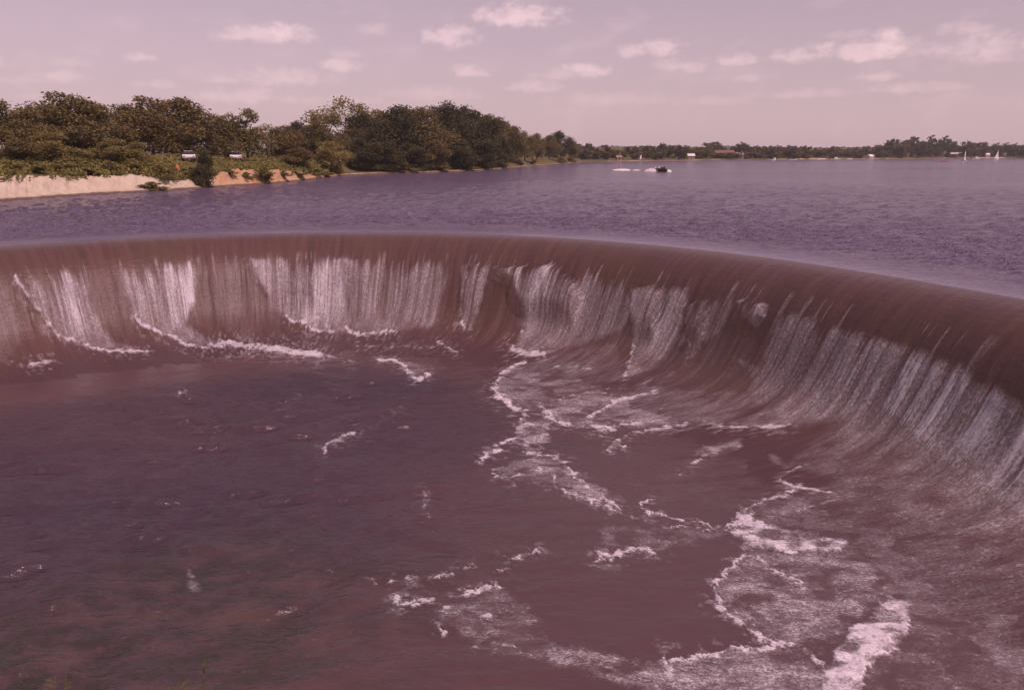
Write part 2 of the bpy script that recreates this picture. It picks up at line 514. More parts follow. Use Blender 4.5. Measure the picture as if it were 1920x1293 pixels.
# bright torn edges: (polyline, width, amount)
for pts, w, a in [
    ([(25, 515), (45, 548), (64, 578), (92, 610), (105, 630), (135, 637), (170, 650), (205, 660), (240, 658), (278, 660)], 6, .85),
    ([(255, 592), (265, 608), (300, 622), (325, 632), (345, 645), (380, 652), (410, 648)], 8, .95),
    ([(410, 648), (430, 643), (460, 650), (480, 650), (520, 655), (560, 662), (600, 665)], 10, 1.0),
    ([(600, 665), (660, 676)], 5, .5),
    ([(462, 488), (475, 520), (495, 545)], 4, .6),
    ([(533, 592), (548, 603), (575, 605), (580, 618), (600, 621), (625, 622)], 7, .95),
    ([(650, 612), (656, 622), (668, 628), (700, 625), (740, 622)], 7, .9),
    ([(740, 622), (770, 612), (800, 596)], 4, .5),
    ([(670, 635), (670, 650), (720, 652), (760, 650), (815, 652)], 5, .6),
    ([(822, 642), (840, 652), (856, 662)], 6, .8),
    ([(864, 605), (872, 614)], 10, .85),
    ([(880, 508), (866, 560), (864, 605)], 5, .6),
    ([(932, 512), (955, 520), (970, 532), (979, 560), (984, 600), (976, 640)], 5, .7),
    ([(962, 655), (985, 663), (1018, 665)], 11, 1.0),
    ([(1018, 665), (1060, 650), (1110, 640)], 5, .5),
    ([(985, 678), (960, 690), (940, 702), (928, 722), (930, 745)], 7, .85),
    ([(930, 742), (955, 757), (962, 767), (985, 775)], 11, .95),
    ([(1040, 690), (1070, 688), (1110, 692)], 7, .7),
    ([(1188, 640), (1184, 670), (1168, 712)], 6, .75),
    ([(1296, 668), (1298, 650), (1290, 640)], 8, .7),
    ([(1012, 760), (1030, 785), (1050, 795), (1100, 803), (1115, 800), (1140, 808), (1180, 795), (1240, 790)], 5.5, .8),
    ([(1012, 760), (1060, 745), (1120, 735), (1200, 722), (1260, 705)], 5, .55),
    ([(1100, 785), (1150, 755), (1195, 742), (1230, 735)], 7, .75),
    ([(1026, 776), (1036, 786)], 12, .9),
    ([(1115, 802), (1140, 806)], 9, .9),
    ([(1140, 848), (1146, 835), (1180, 815), (1240, 803), (1290, 798)], 6, .7),
    ([(1142, 838), (1165, 838)], 8, .7),
    ([(1320, 792), (1350, 800), (1400, 802)], 6, .9),
    ([(1415, 798), (1440, 802), (1480, 797)], 8, .9),
    ([(975, 790), (968, 815), (985, 832), (1000, 845), (1015, 838)], 6, .7),
    ([(905, 862), (925, 843), (950, 830), (975, 825)], 8, .75),
    ([(908, 855), (935, 845)], 9, .8),
    ([(925, 880), (935, 900), (980, 895), (1010, 885), (1030, 890), (1040, 905)], 7, .7),
    ([(985, 845), (1040, 855), (1060, 870), (1080, 895), (1130, 935), (1160, 950)], 8, .7),
    ([(1040, 915), (1080, 930), (1120, 945), (1145, 955)], 7, .75),
    ([(1222, 938), (1200, 948), (1208, 960), (1280, 975), (1372, 990)], 5, .75),
    ([(1100, 950), (1180, 968), (1230, 988), (1300, 992), (1370, 995)], 4, .6),
    ([(1275, 890), (1300, 872), (1332, 848)], 6, .65),
    ([(1510, 873), (1475, 888), (1460, 900), (1490, 915), (1560, 925)], 5, .8),
    ([(1500, 910), (1470, 930), (1412, 948), (1392, 960), (1382, 978)], 6, .75),
    ([(1600, 925), (1540, 945), (1470, 962), (1466, 970)], 5, .6),
    ([(1370, 990), (1385, 975), (1405, 965)], 9, .9),
    ([(1395, 1035), (1380, 1060), (1362, 1078), (1335, 1102), (1345, 1130), (1380, 1160), (1430, 1195), (1470, 1207)], 9, .85),
    ([(1400, 1040), (1430, 1055), (1470, 1078), (1512, 1108)], 6, .7),
    ([(1345, 1118), (1362, 1150)], 14, .8),
    ([(1655, 1135), (1690, 1138)], 16, .9),
    ([(1500, 1210), (1540, 1250), (1580, 1285)], 8, .7),
    ([(1250, 1240), (1310, 1230), (1370, 1222), (1430, 1218), (1470, 1202), (1500, 1210)], 9, .8),
    ([(1252, 1240), (1262, 1270), (1268, 1310)], 14, .8),
    ([(740, 1120), (752, 1135), (775, 1130), (815, 1130)], 8, .8),
    ([(850, 1117), (895, 1108), (935, 1098)], 6, .8),
    ([(728, 1115), (738, 1125)], 6, .5),
    ([(735, 1090), (775, 1087)], 6, .6),
    ([(800, 1090), (850, 1078)], 5, .6),
    ([(845, 1068), (890, 1058)], 5, .55),
    ([(950, 1050), (1000, 1032), (1020, 1030)], 7, .65),
    ([(930, 1068), (960, 1072)], 4, .5),
    ([(1120, 1042), (1150, 1045), (1180, 1032), (1210, 1030), (1233, 1036)], 9, .85),
    ([(820, 1150), (850, 1145)], 10, .6),
    ([(930, 1140), (960, 1145), (985, 1155)], 8, .6),
    ([(810, 1165), (830, 1190)], 6, .6),
    ([(890, 1153), (920, 1158)], 10, .6),
    ([(890, 1215), (960, 1210), (1005, 1232)], 7, .6),
    ([(1010, 1205), (1080, 1225), (1160, 1255), (1250, 1270)], 8, .5),
    ([(605, 843), (615, 832), (640, 820), (665, 812)], 6, .75),
    ([(665, 812), (710, 795), (745, 770), (762, 755)], 4, .45),
    ([(710, 675), (740, 678), (760, 690), (780, 713), (802, 702)], 7, .8),
    ([(525, 762), (540, 752), (555, 745)], 5, .5),
    ([(400, 812), (408, 803), (415, 800)], 5, .5),
    ([(795, 920), (796, 945), (803, 970)], 6, .5),
    ([(55, 686), (75, 682), (96, 679)], 7, .85),
    ([(14, 674), (40, 684)], 4, .6),
    ([(338, 742), (342, 742)], 4, .9),
    ([(680, 1080), (715, 1092)], 5, .4),
    ([(655, 678), (662, 680)], 6, .6),
    ([(420, 668), (430, 670)], 5, .5),
]:
    FALL.line(pts, w * 1.05, a)

# ------------------------------------------------------------------ crest line of the weir in plan
CREST = [(12, 462), (100, 455), (200, 449), (300, 445), (400, 441), (500, 438), (600, 436), (700, 435), (800, 437), (900, 440), (1000, 444), (1100, 449),
         (1200, 456), (1300, 466), (1400, 479), (1500, 493), (1600, 507), (1700, 523), (1800, 540), (1905, 558)]
_cp = np.array([[*at(x, y, -0.03)][:2] for x, y in CREST])
_c0 = np.array([-8.4, 22.0])
_th = np.arctan2(_cp[:, 1] - _c0[1], _cp[:, 0] - _c0[0])
_rr = np.hypot(*(_cp - _c0).T)
_co = np.polyfit(_th, _rr, 4)
_tt = np.linspace(_th.max(), _th.min(), 1500)
_P = np.c_[_c0[0] + np.polyval(_co, _tt) * np.cos(_tt), _c0[1] + np.polyval(_co, _tt) * np.sin(_tt)]
# straight wing beyond either end of the visible arc
_a, _b = _P[0] - _P[8], _P[-1] - _P[-9]
_a /= np.hypot(*_a)
_b /= np.hypot(*_b)
_b = _b * 0.75 + np.array([0.16, -1.0]) * 0.25
_b /= np.hypot(*_b)
_ext0 = _P[0] + _a * np.linspace(14, 0.05, 200)[:, None]
_ext1 = _P[-1] + _b * np.linspace(0.05, 24, 300)[:, None]
_P = np.vstack([_ext0, _P, _ext1])
_s = np.r_[0, np.cumsum(np.hypot(*np.diff(_P, axis=0).T))]
CREST_LEN = _s[-1]


def crest_at(u):
    x, y = np.interp(u, _s, _P[:, 0]), np.interp(u, _s, _P[:, 1])
    e = 0.6
    dx = np.interp(u + e, _s, _P[:, 0]) - np.interp(u - e, _s, _P[:, 0])
    dy = np.interp(u + e, _s, _P[:, 1]) - np.interp(u - e, _s, _P[:, 1])
    n = np.hypot(dx, dy)
    # inward = to the right of travel (left end -> right end, over the far side)
    return x, y, dy / n, -dx / n


# weir cross-section: inward distance, height
PROF = np.array([(0, -.03), (.5, -.075), (1.0, -.19), (1.5, -.42), (2.0, -.80), (2.45, -1.30), (2.85, -1.90), (3.2, -2.55), (3.55, -3.2), (3.95, -3.8), (4.5, -4.3), (5.2, -4.62),
                 (6.1, -4.82), (7.2, -4.93), (8.5, -5.0), (10.0, -5.06), (11.5, -5.16)])
POOL_Z = -5.0
_ps = np.r_[0, np.cumsum(np.hypot(*np.diff(PROF, axis=0).T))]


def smooth_prof(n):
    s = np.linspace(0, _ps[-1], n)
    t_ = np.interp(s, _ps, PROF[:, 0])
    z_ = np.interp(s, _ps, PROF[:, 1])
    k = np.ones(9) / 9
    for _ in range(3):
        t_[4:-4] = np.convolve(t_, k, 'valid')
        z_[4:-4] = np.convolve(z_, k, 'valid')
    return s, t_, z_


# ------------------------------------------------------------------ water materials
FOAM_C = (0.74, 0.71, 0.76)
POOL_NEAR = (0.098, 0.051, 0.055)


def foam_material(name, uvmode):
    m, t, p = material(name, FOAM_C, rough=0.65, spec=0.3)
    at_ = t.n('ShaderNodeAttribute', attribute_name='foam').outputs['Fac']
    if uvmode:
        uv = t.coord('UV')
        n1 = t.noise(t.mapping(uv, (26.0, 9.0, 1)), 1.0, 4, 0.7)
        n2 = t.noise(t.mapping(uv, (6.5, 0.7, 1), loc=(3, 7, 0)), 1.0, 4, 0.7)
    else:
        ob = t.coord('Object')
        n1 = t.noise(t.mapping(ob, (16.0, 20.0, 16.0)), 1.0, 4, 0.7, 0.6)
        n2 = t.noise(t.mapping(ob, (5.0, 7.0, 5.0), loc=(3, 7, 0)), 1.0, 4, 0.65, 0.4)
    nn = t.math('ADD', t.math('MULTIPLY', t.smooth(n1, 0.34, 0.68), 0.78), t.math('MULTIPLY', t.smooth(n2, 0.32, 0.66), 0.45))
    a = t.math('MULTIPLY', at_, t.math('ADD', t.math('MULTIPLY', nn, 1.0), t.math('MULTIPLY', at_, 0.30)))
    a = t.math('MINIMUM', t.math('MAXIMUM', t.math('SUBTRACT', a, 0.07), 0.0), 1.1)
    # granular flecks of froth, more of them where the foam is thicker
    if uvmode:
        n3 = t.noise(t.mapping(uv, (13.0, 5.0, 1), loc=(11, 2, 0)), 1.0, 5, 0.72, 0.5)
    else:
        n3 = t.noise(t.mapping(ob, (10.0, 17.0, 10.0), loc=(11, 2, 0)), 1.0, 5, 0.72, 0.8)
    th = t.math('SUBTRACT', t.smooth(n3, 0.30, 0.70), t.math('SUBTRACT', 0.86, t.math('MULTIPLY', at_, 0.62)))
    fleck = t.math('MULTIPLY', t.smooth(th, 0.0, 0.30), t.smooth(at_, 0.04, 0.30))
    a = t.math('ADD', t.math('MULTIPLY', a, 0.45 if uvmode else 0.46), t.math('MULTIPLY', fleck, 0.15 if uvmode else 0.28))
    a = t.math('ADD', a, t.smooth(at_, 0.70, 1.10, 0.0, 0.14))
    tr = t.n('ShaderNodeBsdfTransparent')
    mx = t.n('ShaderNodeMixShader')
    t.l(a, mx.inputs[0])
    t.l(tr.outputs[0], mx.inputs[1])
    t.l(p.outputs[0], mx.inputs[2])
    out = next(n for n in t.t.nodes if n.type == 'OUTPUT_MATERIAL')
    t.l(mx.outputs[0], out.inputs['Surface'])
    t.l(t.bump(n1, 0.5, 0.03), p.inputs['Normal'])
    return m


def weir_material():
    m, t, p = material('wet_brown_concrete', rough=0.38, spec=0.45)
    p.inputs['IOR'].default_value = 1.33
    uv = t.coord('UV')
    streak = t.noise(t.mapping(uv, (3.2, 0.22, 1)), 1.0, 5, 0.6)
    fine = t.noise(t.mapping(uv, (16.0, 0.9, 1)), 1.0, 3, 0.6)
    big = t.noise(t.mapping(uv, (0.25, 0.3, 1)), 1.0, 3, 0.5)
    c = t.mix(t.smooth(t.math('ADD', t.math('MULTIPLY', streak, 0.7), t.math('MULTIPLY', fine, 0.3)), 0.3, 0.72), c4(0.080, 0.043, 0.041), c4(0.132, 0.068, 0.061))
    c = t.mix(t.smooth(big, 0.35, 0.7, 0, 0.5), c, c4(0.104, 0.062, 0.044))
    su = t.n('ShaderNodeSeparateXYZ')
    t.l(uv, su.inputs[0])
    deep = t.smooth(t.math('ADD', su.outputs[1], t.math('MULTIPLY', t.math('SUBTRACT', big, 0.5), 3.0)), 6.0, 9.5)
    c = t.mix(deep, c, t.mix(streak, c4(*POOL_NEAR), c4(0.070, 0.038, 0.042)))
    t.l(c, p.inputs['Base Color'])
    ripl = t.noise(t.mapping(uv, (1.6, 4.5, 1), rot=(0, 0, R(18))), 1.0, 4, 0.6)
    h = t.math('ADD', t.math('ADD', streak, t.math('MULTIPLY', fine, 0.6)), t.math('MULTIPLY', ripl, 0.8))
    t.l(t.smooth(su.outputs[1], 0.3, 3.6, 0.2, 0.4), p.inputs['Roughness'])
    t.l(t.bump(h, 0.7, 0.045), p.inputs['Normal'])
    return m


def pool_material():
    m, t, p = material('muddy_pool_water', rough=0.25, spec=1.0)
    p.inputs['IOR'].default_value = 1.37
    ob = t.coord('Object')
    big = t.noise(t.mapping(ob, (0.09, 0.13, 1)), 1.0, 4, 0.55)
    rocks = t.noise(t.mapping(ob, (0.75, 1.1, 1)), 1.0, 5, 0.62)
    c = t.mix(t.smooth(big, 0.35, 0.68), c4(0.068, 0.037, 0.047), c4(0.052, 0.032, 0.044))
    sh = t.n('ShaderNodeAttribute', attribute_name='shallow').outputs['Fac']   # stony bed showing through
    c = t.mix(t.math('MULTIPLY', t.smooth(rocks, 0.42, 0.68), t.math('MULTIPLY', sh, 0.75)), c, c4(0.105, 0.062, 0.038))
    c = t.mix(t.math('MULTIPLY', t.smooth(rocks, 0.57, 0.40), t.math('MULTIPLY', sh, 0.85)), c, c4(0.030, 0.032, 0.018))
    rip = t.n('ShaderNodeAttribute', attribute_name='ripple').outputs['Fac']
    c = t.mix(t.smooth(t.math('ADD', rip, t.math('MULTIPLY', t.math('SUBTRACT', big, 0.5), 0.5)), 0.15, 0.95), t.mix(t.smooth(big, 0.35, 0.68), c4(*POOL_NEAR), c4(0.088, 0.048, 0.050)), c)
    t.l(c, p.inputs['Base Color'])
    n1 = t.noise(t.mapping(ob, (1.8, 4.2, 1), rot=(0, 0, R(-9))), 1.0, 3, 0.5)
    n2 = t.noise(t.mapping(ob, (5.5, 11.0, 1), rot=(0, 0, R(-9))), 1.0, 3, 0.6)
    h = t.math('MULTIPLY', t.math('ADD', n1, t.math('MULTIPLY', n2, 0.25)), rip)
    t.l(t.bump(h, 1.0, 0.13), p.inputs['Normal'])
    return m


def lake_material():
    m, t, p = material('lake_water', rough=0.10, spec=0.5)
    p.inputs['IOR'].default_value = 1.33
    ob = t.coord('Object')
    wind = t.noise(t.mapping(ob, (0.004, 0.016, 1)), 1.0, 4, 0.55)
    p.inputs['Base Color'].default_value = c4(0.124, 0.090, 0.146)
    n1 = t.noise(t.mapping(ob, (0.55, 1.3, 1), rot=(0, 0, R(-12))), 1.0, 5, 0.62)
    n2 = t.noise(t.mapping(ob, (3.0, 5.0, 1), rot=(0, 0, R(-6))), 1.0, 3, 0.6)
    rip = t.n('ShaderNodeAttribute', attribute_name='ripple').outputs['Fac']
    h = t.math('MULTIPLY', t.math('ADD', n1, t.math('MULTIPLY', n2, 0.45)), t.math('MULTIPLY', rip, t.smooth(wind, 0.3, 0.7, 0.75, 1.05)))
    t.l(t.bump(h, 1.0, 0.8), p.inputs['Normal'])
    t.l(t.smooth(wind, 0.3, 0.7, 0.10, 0.2), p.inputs['Roughness'])
    return m


M_WEIR, M_POOL, M_LAKE = weir_material(), pool_material(), lake_material()
M_FALLFOAM, M_POOLFOAM = foam_material('white_water_on_face', True), foam_material('white_water_on_pool', False)


# ------------------------------------------------------------------ weir and the water falling over it
def build_weir():
    nu, nv = int(CREST_LEN / 0.06), 190
    u = np.linspace(0.7, CREST_LEN - 0.7, nu)
    x, y, nx, ny = crest_at(u)
    s, t_, z_ = smooth_prof(nv)
    P = np.empty((nu, nv, 3), np.float32)
    P[..., 0] = x[:, None] + nx[:, None] * t_[None]
    P[..., 1] = y[:, None] + ny[:, None] * t_[None]
    P[..., 2] = z_[None]
    U, S = np.meshgrid(u, s, indexing='ij')
    # gentle flutes and bulges in the sheet
    amp = ss(1.0, 4.0, S) * (1 - 0.6 * ss(7.5, 11, S))
    dsp = (fbm(U * 0.9, S * 0.12, 3, 1) - 0.5) * 0.20 * amp + (fbm(U * 3.5, S * 0.35, 3, 2) - 0.5) * 0.06 * amp
    tx, tz = np.gradient(t_, s), np.gradient(z_, s)
    P[..., 0] += dsp * (-tz)[None] * nx[:, None]
    P[..., 1] += dsp * (-tz)[None] * ny[:, None]
    P[..., 2] += dsp * tx[None]
    F = grid_faces(nu, nv)[:, ::-1]
    uv = np.stack([U, S], -1)
    me = np_mesh('overflow_weir', P, F, M_WEIR, uv=uv)
    w = link('overflow_weir', me)
    tag(w, 'long curved concrete overflow weir, brown and wet, lake water sliding over its rounded crest', 'weir')
    # the concrete body behind the face (upstream side and base, under water)
    k = 8
    V = []
    for i in range(0, nu, k):
        for (tt, zz) in ((0.3, -0.25), (-0.9, -0.6), (-0.9, -7.0), (8.0, -7.0), (8.0, -5.4)):
            V.append((x[i] + nx[i] * tt, y[i] + ny[i] * tt, zz))
    core = np_mesh('weir_core', np.array(V), grid_faces(len(V) // 5, 5), M_WEIR, smooth=False, uv=np.zeros((len(V), 2)))
    link('core', core, w)
    # ---- white water
    px, py = project(P)
    j1 = (fbm(U * 5.0, S * 3.0, 3, 3) - 0.5)
    j2 = (fbm(U * 5.0 + 40, S * 3.0, 3, 4) - 0.5)
    X2, Y2 = px + j1 * 12, py + j2 * 9
    body, edge, halo = (Layout.sample(b_, X2, Y2) for b_ in (FALL.body, FALL.edge, FALL.halo))
    inside = (px > -30) & (px < 1950) & (py < 1330)
    body = np.maximum(body, Layout.sample(MAIN.body, X2, Y2) * (1 - 0.34 * ss(6.0, 10.0, S)))
    body = np.where(inside, body, 0.6 * ss(3.0, 4.2, S) * (1 - 0.60 * ss(5.0, 8.5, S)))
    # fingers of white breaking out of the smooth brown sheet below the crest
    UW = U + 1.3 * (fbm(U * 0.55, S * 0, 3, 6) - 0.5)              # uneven spacing of the strands
    finger = 0.5 * fbm(UW * 1.7, S * 0.08, 3, 1, 0.6) + 0.5 * fbm(UW * 5.2, S * 0.12, 4, 5, 0.65)
    finger = np.clip(0.5 + (finger - 0.5) * 1.35, 0, 1)
    fin2 = fbm(U * 13.0, S * 0.35, 2, 6)
    onset = 2.6 - 0.9 * (fbm(U * 0.8, S * 0, 3, 2) - 0.5) - 1.3 * (finger - 0.5) * 2.0 - 0.5 * (fin2 - .5)
    streak = 0.50 + 0.62 * ss(0.32, 0.66, 0.6 * finger + 0.4 * fin2)
    face = 1 - ss(5.0, 7.5, S)                        # streaks on the steep part, speckle below
    speck = 0.72 + 0.6 * (fbm(U * 2.4, S * 1.1, 4, 2) - 0.5) * 2
    mod = streak * face + speck * (1 - face)
    patch = 0.50 + 1.0 * fbm(U * 0.7, S * 0.22, 4, 3)       # uneven sheets along the crest
    m = body * mod * patch * ss(onset, onset + 1.1, S)
    ek = fbm(U * 5, S * 4, 3, 1)
    m = np.maximum(m, ss(0.25, 0.85, edge * 0.9 + (ek - 0.5) * 1.1) * np.minimum(edge * 1.5, 1) * ss(2.2, 2.8, S))
    m = np.maximum(m, halo * (0.15 + 0.85 * ss(0.45, 0.7, fbm(U * 7, S * 3.0, 3, 5))) * ss(2.2, 2.8, S) * 0.8)
    # stray thin threads higher up
    thr = ss(0.70, 0.80, fbm(U * 7.0, S * 0.12, 2, 7)) * ss(2.0, 2.6, S) * (1 - ss(3.6, 5.0, S)) * 0.42
    m = np.maximum(m, thr)
    m = np.clip(m, 0, 1.2)
    lift = 0.015 + 0.04 * np.clip(m, 0, 1) * (0.4 + 1.2 * fbm(U * 5, S * 2.5, 3, 4))
    lift = lift + Layout.sample(LIFT.body, px + j1 * 5, py + j2 * 4) * 0.75 * ss(2.3, 3.4, S) * (1 - ss(4.6, 6.2, S)) * (0.8 + 0.4 * fbm(U * 2, S, 2, 3))
    Q = P.copy()
    Q[..., 0] += lift * (-tz)[None] * nx[:, None]
    Q[..., 1] += lift * (-tz)[None] * ny[:, None]
    Q[..., 2] += lift * tx[None]
    mf = m.reshape(-1)
    keep = mf[F].max(1) > 0.06
    zok = Q.reshape(-1, 3)[:, 2][F].max(1) > POOL_Z - 0.12
    V2, F2, m2, uv2 = compact(Q.reshape(-1, 3), F, keep & zok, mf, uv.reshape(-1, 2))
    me = np_mesh('falling_white_water', V2, F2, M_FALLFOAM, attrs={'foam': m2}, uv=uv2)
    tag(link('falling_white_water', me), 'white streaked water falling down the curved face of the brown weir', kind='stuff')


build_weir()


# ------------------------------------------------------------------ plunge pool
def crest_dist(X, Y):
    """inward distance from the crest line"""
    q = _P[::12]
    d = np.full(X.shape, 1e9, np.float32)
    for a in q:
        d = np.minimum(d, (X - a[0]) ** 2 + (Y - a[1]) ** 2)
    return np.sqrt(d)


def build_pool():
    na, nr = 950, 680
    ang = np.linspace(R(-50), R(50), na)
    r = 9.0 * (62 / 9.0) ** np.linspace(0, 1, nr)
    A, RR = np.meshgrid(ang, r, indexing='ij')
    X, Y = RR * np.sin(A), RR * np.cos(A)
    d = crest_dist(X, Y)
    px, py = project(np.stack([X, Y, np.full_like(X, POOL_Z)], -1))
    # choppy away to the left, calm and streaming close to the foot of the weir
    rip = 0.16 + 0.84 * ss(8.0, 15.0, d + 3.0 * (fbm(X * .2, Y * .2, 3, 1) - 0.5)) * ss(6.0, -7.0, X - 0.25 * (Y - 25))
    ca, sa = math.cos(R(-13)), math.sin(R(-13))
    xr, yr = X * ca - Y * sa, X * sa + Y * ca
    wx, wy = xr + 1.2 * (vnoise(xr * .25, yr * .4, 2) - .5), yr + 0.8 * (vnoise(xr * .3, yr * .35, 6) - .5)
    wav = (fbm(wx * 0.80, wy * 2.1, 3, 3, 0.40) - 0.5) * 0.34 + (fbm(wx * 0.35 + 7, wy * 0.8, 2, 1) - .5) * 0.10
    wav = wav * (0.6 + 0.8 * fbm(xr * .1, yr * .15, 2, 4))
    Z = POOL_Z + wav * rip * ss(4.5, 7.5, d)
    shallow = ss(21.5, 13.5, RR + 5 * (fbm(X * .3, Y * .3, 3, 6) - .5)) * ss(9.0, 1.0, X)
    P = np.stack([X, Y, Z], -1)
    F = grid_faces(na, nr)[:, ::-1]
    me = np_mesh('pool_water', P, F, M_POOL, attrs={'ripple': rip, 'shallow': shallow})
    tag(link('pool_water', me), kind='structure')
    # foam drifting on the pool
    j1 = (fbm(X * 3.5, Y * 3.5, 4, 3) - 0.5)
    j2 = (fbm(X * 3.5 + 40, Y * 3.5, 4, 4) - 0.5)
    k1, k2 = fbm(X * 13, Y * 13, 2, 1) - .5, fbm(X * 13 + 9, Y * 13, 2, 2) - .5
    sc_ = np.clip(900.0 / RR, 18, 60)
    X2, Y2 = px + j1 * sc_ * 0.5 + k1 * sc_ * 0.28, py + j2 * sc_ * 0.32 + k2 * sc_ * 0.2
    body, edge, halo = (Layout.sample(b_, X2, Y2) for b_ in (FALL.body, FALL.edge, FALL.halo))
    inside = (px > -30) & (px < 1950) & (py < 1330)
    body = np.maximum(body, 0.42 * Layout.sample(MAIN.body, X2, Y2))
    lace = fbm(X * 1.6, Y * 2.4, 4, 2)
    vein = 1 - np.abs(fbm(X * 1.1 + 9, Y * 1.7, 3, 5) - 0.5) * 7      # thin veins of foam
    m = body * (0.45 + 0.75 * ss(0.35, 0.62, lace) + 0.5 * np.clip(vein, 0, 1) - 0.15)
    ek = fbm(X * 4.5, Y * 4.5, 3, 1)
    m = np.maximum(m, ss(0.22, 0.85, edge * 0.95 + (ek - 0.5) * 1.2) * np.minimum(edge * 1.6, 1))
    m = np.maximum(m, halo * (0.08 + 0.92 * ss(0.48, 0.72, fbm(X * 5.0, Y * 6.5, 4, 6))) * 0.8)
    m = np.where(inside, m, 0)
    m = np.clip(m, 0, 1.2)
    Q = P.copy()
    Q[..., 2] += 0.006 + 0.05 * np.clip(m - 0.1, 0, 1) * (0.25 + 1.5 * fbm(X * 4.5, Y * 4.5, 3, 7))
    mf = m.reshape(-1)
    keep = (mf[F].max(1) > 0.06) & (d.reshape(-1)[F].min(1) > 3.0)
    V2, F2, m2 = compact(Q.reshape(-1, 3), F, keep, mf)
    me = np_mesh('foam', V2, F2, M_POOLFOAM, attrs={'foam': m2})
    tag(link('foam', me), 'torn white foam and scalloped surf edges drifting on the brown pool', kind='stuff')


build_pool()


# ------------------------------------------------------------------ lake
def build_lake():
    nu = 1100
    u = np.linspace(0.7, CREST_LEN - 0.7, nu)
    x, y, nx, ny = crest_at(u)
    o = np.r_[-0.02, 0.05 + 0.18 * np.arange(0, 70), 12.7 * (2600 / 12.7) ** np.linspace(0.003, 1, 190)]
    X = x[:, None] - nx[:, None] * o[None]
    Y = y[:, None] - ny[:, None] * o[None]
    O = np.broadcast_to(o[None], X.shape)
    draw = -0.03 * (1 - ss(0, 1.6, O))
    rip = 0.12 + 0.88 * ss(0.4, 5.0, O)
    wav = (fbm(X * 0.95, Y * 1.7, 3, 3, 0.55) - 0.5) * 0.42 * ss(1.0, 8.0, O) * (1 - ss(60, 140, O))
    P = np.stack([X, Y, draw + wav], -1)
    me = np_mesh('lake_water', P, grid_faces(nu, len(o)), M_LAKE, attrs={'ripple': rip})
    tag(link('lake_water', me), kind='structure')


build_lake()


# ------------------------------------------------------------------ land
SHORE = [(-420, 408), (-200, 392), (10, 376), (80, 371), (150, 366), (220, 362), (300, 358), (350, 355), (400, 351), (450, 348), (500, 345), (540, 341), (570, 338), (610, 333), (660, 328),
         (740, 325), (800, 324), (850, 322), (900, 320), (950, 316), (1000, 311), (1060, 307), (1088, 305)]
SH = np.array([[*at(x, y)][:2] for x, y in SHORE])
SHX = np.array([p[0] for p in SHORE], float)


def shore_dist(px):
    return float(np.interp(px, SHX, SH[:, 1]))


def land_height(px, inland):
    """left bank: height above the lake, inland metres behind the waterline along the sight line"""
    px = np.asarray(px, float)
    i = np.asarray(inland, float)
    bluff = np.interp(px, [-400, 10, 150, 270, 300, 340, 400, 420, 480, 560, 600, 660, 740, 1100], [2.1, 2.05, 1.85, 1.7, 1.5, 1.1, 1.2, 1.6, 1.7, 1.0, .45, .35, .3, .3])
    plat = np.interp(px, [-400, 10, 300, 420, 520, 600, 700, 900, 1000, 1100], [4.2, 3.9, 3.2, 3.1, 2.9, 2.6, 2.2, 1.8, 1.7, 1.5])
    h = np.minimum(bluff, 0.4) * ss(-0.2, 1.8, i) + np.maximum(bluff - 0.4, 0) * ss(1.1, 3.8, i) ** 0.85 + (plat - bluff) * ss(2.5, 20.0, i) + 1.2 * ss(60, 200, i)
    return np.where(i < 0, 0.12 * i, h + 0.10 * ss(0, 0.6, i))


def bank_material():
    m, t, p = material('bank_earth', rough=0.9, spec=0.15)
    ob = t.coord()
    sep = t.n('ShaderNodeSeparateXYZ')
    geo = t.n('ShaderNodeNewGeometry')
    t.l(geo.outputs['Normal'], sep.inputs[0])
    slope = sep.outputs[2]
    earth = t.n('ShaderNodeAttribute', attribute_name='bare').outputs['Fac']
    rust = t.n('ShaderNodeAttribute', attribute_name='rust').outputs['Fac']
    n = t.noise(t.mapping(ob, (0.5, 0.5, 1.6)), 1.0, 6, 0.65)
    nv = t.noise(t.mapping(ob, (0.9, 0.9, 0.7)), 1.0, 7, 0.7, 0.6)
    sand = t.mix(t.smooth(nv, 0.3, 0.7), c4(0.56, 0.50, 0.39), c4(0.42, 0.36, 0.27))
    clay = t.mix(t.smooth(n, 0.35, 0.65), c4(0.44, 0.22, 0.10), c4(0.46, 0.31, 0.18))
    bare = t.mix(rust, sand, clay)
    pz = t.n('ShaderNodeSeparateXYZ')
    t.l(ob, pz.inputs[0])
    bare = t.mix(t.smooth(t.math('ADD', pz.outputs[2], t.math('MULTIPLY', t.math('SUBTRACT', n, 0.5), 0.3)), 0.28, 0.10), bare, c4(0.13, 0.085, 0.06))   # wet line
    grass = t.mix(t.smooth(n, 0.35, 0.65), c4(0.150, 0.120, 0.050), c4(0.088, 0.085, 0.030))
    f = t.smooth(t.math('ADD', earth, t.math('MULTIPLY', t.math('SUBTRACT', n, 0.5), 0.9)), 0.42, 0.58)
    t.l(t.mix(f, grass, bare), p.inputs['Base Color'])
    t.l(t.bump(nv, 0.8, 0.15), p.inputs['Normal'])
    return m


M_BANK = bank_material()


